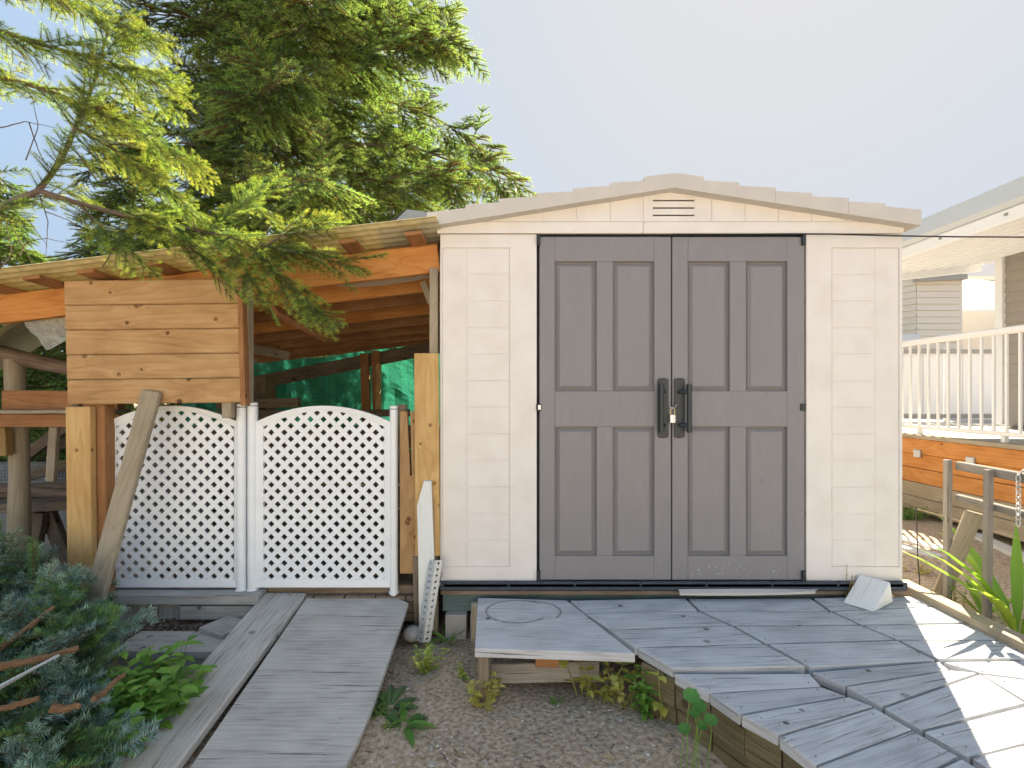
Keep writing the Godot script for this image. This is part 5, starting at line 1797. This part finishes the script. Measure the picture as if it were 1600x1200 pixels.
# the tree whose limb hangs into the picture stands just outside it
func build_branch_tree() -> void:
	rng.seed = 1400
	var old := Color(0.125, 0.235, 0.07)
	var young := Color(0.42, 0.56, 0.10)
	var near := [
		make_spray(201, 0.26, 4, 0.022, 0.0026, 0.0068, old, young, 0.5),
		make_spray(202, 0.22, 4, 0.023, 0.0026, 0.0068, old, young, 0.7),
		make_spray(203, 0.28, 5, 0.021, 0.0026, 0.0070, old * 0.9, young, 0.5),
	]
	var base := Vector3(-3.15, 0.0, -2.0)
	var t := thing("overhanging_fir", "fir limb with bright yellow green sprays hanging over the lean-to roof", "tree", base)
	var m := MB.new()
	var pts := []
	var rad := []
	for i in 9:
		pts.append(base + Vector3(sin(i * 0.8) * 0.03, i * 0.75, 0))
		rad.append(0.14 - i * 0.010)
	m.tube(pts, rad, 10)
	part(t, "trunk", m, mat["bark"])
	# limbs: pixel, distance and radius of each point; density and spray droop
	var limbs := [
		[[[-250, 400, 2.05, 0.028], [-90, 350, 2.15, 0.023], [0, 324, 2.2, 0.019], [62, 298, 2.22, 0.016], [96, 250, 2.25, 0.011], [118, 200, 2.28, 0.009], [150, 120, 2.3, 0.006], [172, 30, 2.3, 0.003]], 0.8, 0.45],
		[[[62, 298, 2.22, 0.012], [125, 318, 2.25, 0.010], [220, 342, 2.3, 0.008], [320, 362, 2.35, 0.0065], [400, 380, 2.38, 0.005], [465, 395, 2.42, 0.004], [535, 412, 2.45, 0.002]], 1.35, 0.25],
		[[[-300, -20, 2.0, 0.022], [-60, 30, 2.1, 0.016], [60, 68, 2.2, 0.011], [160, 95, 2.3, 0.007], [250, 120, 2.4, 0.003]], 1.5, 0.0],
		[[[-300, 90, 2.2, 0.02], [-60, 110, 2.3, 0.014], [70, 140, 2.35, 0.009], [180, 185, 2.4, 0.006], [285, 245, 2.45, 0.003]], 1.5, 0.0],
		[[[118, 200, 2.28, 0.006], [190, 240, 2.35, 0.005], [250, 285, 2.4, 0.004], [300, 330, 2.45, 0.003]], 1.5, 0.0],
		[[[-300, -120, 2.1, 0.02], [-40, -60, 2.2, 0.014], [100, -10, 2.3, 0.008], [230, 60, 2.4, 0.003]], 1.5, 0.0],
		[[[180, 330, 2.28, 0.005], [235, 350, 2.3, 0.004], [285, 380, 2.3, 0.003], [325, 405, 2.32, 0.002]], 1.2, 0.1],
		[[[385, 376, 2.37, 0.004], [420, 415, 2.36, 0.003], [458, 450, 2.36, 0.0025], [495, 485, 2.36, 0.0015]], 1.3, 0.1],
		[[[350, 366, 2.36, 0.004], [370, 395, 2.33, 0.003], [385, 425, 2.32, 0.002]], 1.2, 0.1],
		[[[330, 364, 2.36, 0.004], [360, 330, 2.45, 0.003], [395, 315, 2.5, 0.002]], 1.2, 0.1],
		[[[420, 382, 2.38, 0.004], [460, 355, 2.5, 0.003], [500, 345, 2.55, 0.002]], 1.3, 0.1],
		[[[120, 317, 2.25, 0.006], [150, 345, 2.2, 0.004], [190, 380, 2.2, 0.002]], 0.7, 0.3],
	]
	var lm := MB.new()
	var places := [[], [], []]
	var tints := [[], [], []]
	for lb in limbs:
		var lp := []
		var lr := []
		for q in lb[0]:
			lp.append(P(q[0], q[1], q[2]))
			lr.append(q[3])
		if lb[0][0][0] < -200:
			lp.push_front(Vector3(base.x, lp[0].y - 0.05, base.z))
			lr.push_front(lr[0] * 1.25)
		var curve := Curve3D.new()
		for i in lp.size():
			var tan: Vector3 = (lp[mini(i + 1, lp.size() - 1)] - lp[maxi(i - 1, 0)]) * 0.17
			curve.add_point(lp[i], -tan, tan)
		var cp := []
		var cr := []
		var total := curve.get_baked_length()
		for i in 25:
			cp.append(curve.sample_baked(total * i / 24.0))
			var f := i / 24.0 * (lr.size() - 1)
			var k := mini(int(f), lr.size() - 2)
			cr.append(lerpf(lr[k], lr[k + 1], f - k))
		lm.tube(cp, cr, 7)
		var s: float = lb[2] * total
		while s < total + 0.02:
			var p := curve.sample_baked(minf(s, total))
			var dir := (curve.sample_baked(minf(s + 0.05, total)) - curve.sample_baked(maxf(s - 0.05, 0.0))).normalized()
			var sd := dir.cross(Vector3.UP).normalized()
			if p.x > -2.75:
				for sg in [-1.0, 1.0]:
					var away: Vector3 = (dir * rr(0.5, 1.0) + sd * sg * rr(0.15, 0.95) + Vector3(0, rr(-0.75, 0.25), 0)).normalized()
					var k := rng.randi() % 3
					places[k].append(aim(away, Vector3(rr(-0.6, 0.6), 1, rr(-0.6, 0.6)), p, rr(0.55, 1.0)))
					var g := rr(0.8, 1.2)
					tints[k].append(Color(g * rr(0.85, 1.2), g, g))
			s += 0.048 / lb[1] * rr(0.7, 1.3)
	# dead twigs
	for q in [[[0, 335], [22, 360], [50, 412]], [[15, 348], [45, 345], [75, 385]], [[30, 400], [42, 378], [70, 372], [110, 380]], [[62, 305], [75, 345], [72, 400]], [[70, 330], [110, 345], [125, 362]], [[160, 418], [180, 385], [215, 365]], [[0, 420], [18, 395], [10, 350]], [[40, 250], [60, 200], [50, 150]], [[0, 200], [40, 190], [90, 200]], [[45, 190], [60, 235], [95, 300]], [[300, 345], [318, 375], [290, 400]], [[265, 350], [270, 380], [282, 402]]]:
		var tp := []
		var tr := []
		var bend := Curve3D.new()
		for i in q.size():
			var a := P(q[maxi(i - 1, 0)][0], q[maxi(i - 1, 0)][1], 2.2)
			var b := P(q[mini(i + 1, q.size() - 1)][0], q[mini(i + 1, q.size() - 1)][1], 2.2)
			bend.add_point(P(q[i][0], q[i][1], 2.2 + 0.03 * i), (a - b) * 0.22, (b - a) * 0.22)
		for i in 15:
			tp.append(bend.sample_baked(bend.get_baked_length() * i / 14.0) + Vector3(rr(-1, 1), rr(-1, 1), 0) * 0.0015)
			tr.append(0.0026 * (1.0 - 0.65 * i / 14.0))
		lm.tube(tp, tr, 5)
	part(t, "limbs", lm, mat["bark"])
	for k in 3:
		spread(t, "crown", near[k], mat["needles_near"], places[k], tints[k])


func build_cut_branches() -> void:
	rng.seed = 2200
	var a := Color(0.14, 0.245, 0.19)
	var b := Color(0.26, 0.39, 0.32)
	var sp := [
		make_spray(301, 0.22, 4, 0.027, 0.0036, 0.0066, a, b, 0.6),
		make_spray(302, 0.18, 3, 0.028, 0.0036, 0.0066, a * 1.2, b * 1.1, 0.5),
		make_spray(303, 0.22, 4, 0.027, 0.0036, 0.0066, Color(0.085, 0.18, 0.065), Color(0.15, 0.28, 0.09), 0.5),
	]
	if not mat.has("twig_brown"):
		var g: StandardMaterial3D = mat["bark"].duplicate()
		g.albedo_texture = mat["grey_tan"].albedo_texture
		g.albedo_color = Color(1.0, 0.86, 0.76)
		g.uv1_scale = Vector3(3, 6, 1)
		g.heightmap_scale = 0.5
		mat["twig_brown"] = g
	# each branch: two ends of its stem and how its foliage spreads
	var list := [
		["cut blue spruce branch with a bare rough stem high on the heap", [-60, 1060, 1.95], [84, 948, 2.2], 0.013, true],
		["cut blue spruce branch with a long pale brown stem across the heap", [-80, 1060, 1.72], [122, 1014, 1.95], 0.014, true],
		["cut blue spruce branch with a short stem stub low in the heap", [78, 1107, 1.65], [124, 1104, 1.68], 0.013, true],
		["cut blue spruce branch with a thin stem at the heap edge by the nettles", [146, 1092, 1.75], [193, 1056, 1.85], 0.010, true],
		["cut blue spruce branch with reddish tips against the leaning board foot", [60, 1020, 2.0], [182, 985, 2.2], 0.009, false],
		["cut blue spruce branch topping the heap by the log post", [-100, 960, 2.2], [50, 905, 2.45], 0.012, false],
		["cut blue spruce branch half buried under the metal rod", [-120, 1140, 1.5], [60, 1090, 1.62], 0.012, false],
		["cut blue spruce branch spread over the soil before the heap", [20, 1190, 1.55], [170, 1150, 1.66], 0.011, false],
		["cut blue spruce branch lying between heap and pine post", [-20, 930, 2.4], [120, 925, 2.45], 0.012, false],
		["cut blue spruce branch in the middle of the heap", [-60, 1000, 2.05], [90, 975, 2.2], 0.010, false],
	]
	var spots := []
	var zone := [[-130, 1230], [-140, 890], [-20, 895], [50, 885], [85, 915], [110, 940], [130, 968], [150, 985], [160, 1005], [155, 1035], [140, 1060], [125, 1120], [120, 1230]]
	var pg := PackedVector2Array()
	for q in zone:
		pg.append(Vector2(q[0], q[1]))
	for q in list:
		if q[4]:
			q[1][2] -= 0.15
			q[2][2] -= 0.15
	for k in list.size():
		spots.append([])
	for k in 1150:
		var u := rr(-140, 205)
		var v := rr(872, 1230)
		if not Geometry2D.is_point_in_polygon(Vector2(u, v), pg):
			continue
		var d := lerpf(2.42, 1.52, pow((v - 870.0) / 360.0, 0.85)) + rr(-0.05, 0.28)
		var p := P(u, v, d)
		if p.y < 0.05:
			p.y = rr(0.05, 0.15)
		# the branch whose stem runs nearest owns the spray
		var best := 0
		var bd := 1e9
		for i in list.size():
			var e := P(list[i][1][0], list[i][1][1], list[i][1][2])
			var f := P(list[i][2][0], list[i][2][1], list[i][2][2])
			var c := Geometry3D.get_closest_point_to_segment(p, e, f)
			if c.distance_to(p) < bd:
				bd = c.distance_to(p)
				best = i
		spots[best].append(p)
	for k in list.size():
		var q = list[k]
		var e := P(q[1][0], q[1][1], q[1][2])
		var f := P(q[2][0], q[2][1], q[2][2])
		var br := thing("cut_spruce_branch", q[0], "branch", Vector3(e.x, 0.05, e.z), "heap of cut spruce branches")
		var m := MB.new()
		var sp_pts := []
		var rad := []
		for i in 22:
			var s := i / 21.0
			sp_pts.append(e.lerp(f, s) + Vector3(0, 0.004 * sin(s * 6.0 + k), 0) + Vector3(rr(-1, 1), rr(-1, 1), rr(-1, 1)) * 0.0015)
			rad.append(q[3] * (1.0 - 0.3 * s) * rr(0.85, 1.2))
		m.tube(sp_pts, rad, 9)
		part(br, "stem", m, mat["twig_brown"])
		var places := [[], [], []]
		var tints := [[], [], []]
		for p in spots[k]:
			var i := rng.randi() % 3
			if q[4]:
				# bare stems lie on top: keep the sprays a little behind them
				var c := Geometry3D.get_closest_point_to_segment(p, e, f)
				if c.distance_to(p) < 0.06:
					p += (p - Vector3(0, EYE, 0)).normalized() * 0.08
			var dir := Vector3(rr(-0.5, 1.0), rr(-0.15, 0.65), rr(-0.4, 0.9)).normalized()
			places[i].append(aim(dir, Vector3(rr(-0.7, 0.7), 1, rr(0.0, 1.0)), p, rr(0.7, 1.2)))
			var g := rr(0.7, 1.35)
			tints[i].append(Color(g, g, g * rr(0.85, 1.2)))
		for i in 3:
			if places[i].size():
				spread(br, "foliage", sp[i], mat["needles_blue"], places[i], tints[i])
	var rod := thing("metal_rod", "pair of thin grey metal rods lying on the spruce heap", "rod", P(40, 1050, 1.75))
	for o in [0.0, 6.0]:
		var m := MB.new()
		m.tube([P(-60, 1103 + o, 1.50), P(92 - o, 1024 + o * 0.4, 1.74)], [0.005, 0.005], 8)
		part(rod, "rod_bar", m, mat["galvanised"])


# ---------------------------------------------------------------- weeds
# one leaf: pointed blade of two bent halves
func leaf(m: MB, at: Vector3, dir: Vector3, up: Vector3, len_: float, wide: float, c: Color, bend := 0.25) -> void:
	var d := dir.normalized()
	var s := d.cross(up).normalized()
	var n := s.cross(d).normalized()
	m.col = c
	var mid := [at]
	var lft := [at]
	var rgt := [at]
	for q in [[0.25, 0.8], [0.55, 1.0], [0.82, 0.55]]:
		var p: Vector3 = at + d * len_ * q[0] - n * len_ * bend * q[0] * q[0]
		mid.append(p)
		lft.append(p + s * wide * 0.5 * q[1] + n * wide * 0.12)
		rgt.append(p - s * wide * 0.5 * q[1] + n * wide * 0.12)
	var tip := at + d * len_ - n * len_ * bend
	for i in 3:
		if i == 0:
			m.tri(mid[0], lft[1], mid[1], n)
			m.tri(mid[0], mid[1], rgt[1], n)
		else:
			m.quad(mid[i], lft[i], lft[i + 1], mid[i + 1], n)
			m.quad(mid[i], mid[i + 1], rgt[i + 1], rgt[i], n)
	m.tri(mid[3], lft[3], tip, n)
	m.tri(mid[3], tip, rgt[3], n)

# an upright leafy weed: stems with pairs of leaves
func weed(called: String, label: String, foot: Vector3, stems: int, tall: float, spread_: float, leaf_len: float, leaf_wide: float, pairs: int, c0: Color, c1: Color, lean := Vector3.ZERO, group := "") -> void:
	var t := thing(called, label, "weed", foot, group)
	var sm := MB.new()
	var lm := MB.new()
	for k in stems:
		var a := rr(0, TAU)
		var r := sqrt(rng.randf()) * spread_
		var b := foot + Vector3(cos(a) * r * 0.4, -0.01, sin(a) * r * 0.4)
		b.y = soil_height(b.x, b.z) - 0.01 if absf(foot.y - soil_height(foot.x, foot.z)) < 0.06 else foot.y - 0.01
		var h := tall * rr(0.6, 1.1)
		var top := b + Vector3(cos(a) * r, h, sin(a) * r) + lean * h
		var mid := b.lerp(top, 0.5) + Vector3(cos(a), 0, sin(a)) * -r * 0.15
		var pts := []
		var rad := []
		for i in 6:
			var f := i / 5.0
			pts.append(b.lerp(mid, f).lerp(mid.lerp(top, f), f))
			rad.append(0.0022 * (1.0 - 0.6 * f) + 0.0004)
		sm.col = Color(1, 1, 1)
		sm.col = c0.lerp(Color(0.25, 0.22, 0.10), 0.4)
		sm.tube(pts, rad, 5, false)
		for i in pairs:
			var f := (i + 0.7) / pairs
			var p := b.lerp(mid, f).lerp(mid.lerp(top, f), f)
			for s in 2:
				var la := a + i * 1.7 + s * PI + rr(-0.5, 0.5)
				var dir := Vector3(cos(la), rr(0.0, 0.5), sin(la))
				var sz := leaf_len * rr(0.6, 1.15) * (1.0 - 0.35 * absf(f - 0.55))
				var c := c0.lerp(c1, rng.randf()) * rr(0.85, 1.15)
				c.a = 1.0
				leaf(lm, p, dir, Vector3.UP, sz, leaf_wide * sz / leaf_len, c, rr(0.05, 0.5))
	part(t, "stems", sm, mat["leaves"])
	part(t, "leaves", lm, mat["leaves"])

func rosette(called: String, label: String, foot: Vector3, n: int, len_: float, wide: float, up: float, c0: Color, c1: Color, cat := "weed") -> void:
	var t := thing(called, label, cat, foot)
	for i in n:
		var m := MB.new()
		var a := TAU * i / n + rr(-0.4, 0.4)
		var c := c0.lerp(c1, rng.randf()) * rr(0.85, 1.15)
		c.a = 1.0
		leaf(m, foot + Vector3(cos(a), 0, sin(a)) * 0.01, Vector3(cos(a), rr(0.3, 1.0) * up, sin(a)), Vector3.UP, len_ * rr(0.7, 1.15), wide, c, rr(0.1, 0.6))
		part(t, "leaf", m, mat["leaves"])

func on_soil(u: float, v: float) -> Vector3:
	var p := G(u, v, 0.03)
	return G(u, v, soil_height(p.x, p.z))

func build_weeds() -> void:
	rng.seed = 3300
	var green := Color(0.13, 0.29, 0.05)
	var light := Color(0.25, 0.43, 0.085)
	var yel := Color(0.56, 0.55, 0.12)
	var straw := Color(0.50, 0.38, 0.14)
	weed("nettle_clump", "leafy green weed clump growing between the ramp plank and spruce heap", on_soil(248, 1128), 26, 0.26, 0.13, 0.075, 0.048, 5, green, light)
	weed("nettle_clump", "low leafy green weeds in front of the low step", on_soil(205, 1120), 14, 0.17, 0.12, 0.07, 0.045, 4, green, light)
	weed("nettle_clump", "leafy green weed clump filling the foot of the ramp plank", on_soil(200, 1180), 22, 0.22, 0.14, 0.075, 0.048, 5, green, light)
	weed("small_weed", "small bright green weed at the foot of the steel angle", on_soil(668, 1048), 9, 0.12, 0.07, 0.03, 0.022, 5, light, yel)
	rosette("fern_weed", "upright feathery green weed by the shed foundation block", on_soil(700, 1003), 7, 0.15, 0.028, 1.6, green, light)
	rosette("dandelion", "jagged grey green dandelion leaves beside the plywood ramp", on_soil(610, 1105), 11, 0.14, 0.035, 0.45, Color(0.09, 0.17, 0.07), Color(0.15, 0.24, 0.10))
	rosette("dandelion", "flat green dandelion leaves over the worn plywood corner", on_soil(632, 1132), 10, 0.12, 0.032, 0.35, Color(0.08, 0.17, 0.05), green)
	weed("moss_weed", "low mossy weed creeping at the plywood corner", on_soil(595, 1128), 14, 0.045, 0.09, 0.022, 0.016, 3, green, Color(0.16, 0.20, 0.05))
	weed("yellow_weed", "dry yellowing weed in front of the platform leg", on_soil(752, 1108), 6, 0.15, 0.08, 0.034, 0.028, 4, yel, straw)
	weed("yellow_weed", "straw coloured dry weed lying beside the platform riser", on_soil(772, 1092), 5, 0.13, 0.07, 0.032, 0.026, 4, straw, yel)
	weed("yellow_weed", "tiny yellow weed near the platform back leg", on_soil(728, 1060), 4, 0.07, 0.03, 0.024, 0.02, 3, yel, light)
	weed("yellow_weed", "yellow leaved weed before the platform riser", on_soil(935, 1092), 6, 0.15, 0.11, 0.055, 0.042, 3, yel, Color(0.5, 0.5, 0.14))
	weed("yellow_weed", "yellow leaves on a thin stem under the platform lip", on_soil(912, 1084), 4, 0.19, 0.08, 0.055, 0.044, 2, yel, Color(0.5, 0.5, 0.14))
	weed("yellow_weed", "large yellow leaves beside the deck side board", on_soil(1036, 1122), 2, 0.24, 0.03, 0.07, 0.05, 2, yel, Color(0.52, 0.52, 0.12))
	weed("green_weed", "upright green weed with small oval leaves by the deck edge", on_soil(1008, 1112), 6, 0.19, 0.045, 0.055, 0.025, 6, green, light)
	weed("yellow_weed", "pale flowering weed beside the upright green weed", on_soil(980, 1098), 8, 0.13, 0.08, 0.028, 0.025, 4, Color(0.5, 0.42, 0.2), yel)
	weed("dry_weed", "thin dry weed stalks growing beside the white wedge", Vector3(1.72, 0.25, -2.64), 3, 0.17, 0.05, 0.014, 0.008, 4, straw, Color(0.3, 0.25, 0.12))
	weed("green_weed", "tiny green weed under the plank platform front", on_soil(868, 1102), 4, 0.05, 0.03, 0.02, 0.012, 3, green, light)
	# round mallow leaves by the deck edge
	var ml := thing("mallow", "round green mallow leaves growing against the deck side board", "weed", on_soil(1095, 1145))
	for q in [[1080, 1088, 0.026], [1092, 1104, 0.024], [1086, 1116, 0.018], [1110, 1126, 0.022], [1098, 1134, 0.015], [1070, 1140, 0.02]]:
		var d := 1.66
		var c := P(q[0], q[1], d)
		var m := MB.new()
		var tone := rr(0.85, 1.15)
		m.col = Color(0.09 * tone, 0.24 * tone, 0.06 * tone)
		var n := Vector3(rr(-0.4, 0.2), 1, rr(0.3, 0.8)).normalized()
		var s := n.cross(Vector3(0, 0, 1)).normalized()
		var w := s.cross(n)
		var lobes := 24
		for i in lobes:
			var a0 := TAU * i / lobes
			var a1 := TAU * (i + 1) / lobes
			var r0: float = q[2] * (1.0 + 0.10 * sin(a0 * 7.0))
			var r1: float = q[2] * (1.0 + 0.10 * sin(a1 * 7.0))
			m.tri(c, c + (s * cos(a0) + w * sin(a0)) * r0 + n * 0.006, c + (s * cos(a1) + w * sin(a1)) * r1 + n * 0.006, n)
		part(ml, "leaf", m, mat["leaves"])
		m = MB.new()
		m.col = light
		m.tube([c, c + Vector3(rr(-0.01, 0.01), -0.05, -0.01), Vector3(c.x - 0.01, 0.02, c.z - 0.02)], [0.0015, 0.0015, 0.002], 4, false)
		part(ml, "stalk", m, mat["leaves"])
	# irises and seedlings on the garden side
	rosette("iris_plant", "tall sword shaped iris leaves beside the chain on the garden fence", Vector3(2.43, 0.13, -2.46), 11, 0.56, 0.05, 3.2, Color(0.22, 0.42, 0.06), Color(0.40, 0.55, 0.08), "plant")
	rosette("iris_plant", "arching iris leaves behind the second garden fence post", Vector3(2.47, 0.13, -2.68), 7, 0.26, 0.034, 2.0, Color(0.14, 0.32, 0.06), Color(0.34, 0.45, 0.06), "plant")
	weed("garden_seedling", "bright yellow green seedling beside the slanting garden board", Vector3(2.36, 0.13, -2.70), 3, 0.22, 0.02, 0.028, 0.016, 8, Color(0.40, 0.45, 0.05), light)
	weed("garden_seedling", "low green weeds growing at the foot of the board skirt", Vector3(3.66, 0.12, -4.75), 20, 0.14, 0.22, 0.05, 0.03, 4, green, light)
	weed("garden_seedling", "yellow dry seedling near the thin stake", Vector3(2.6, 0.12, -3.3), 6, 0.10, 0.08, 0.03, 0.02, 4, straw, yel)
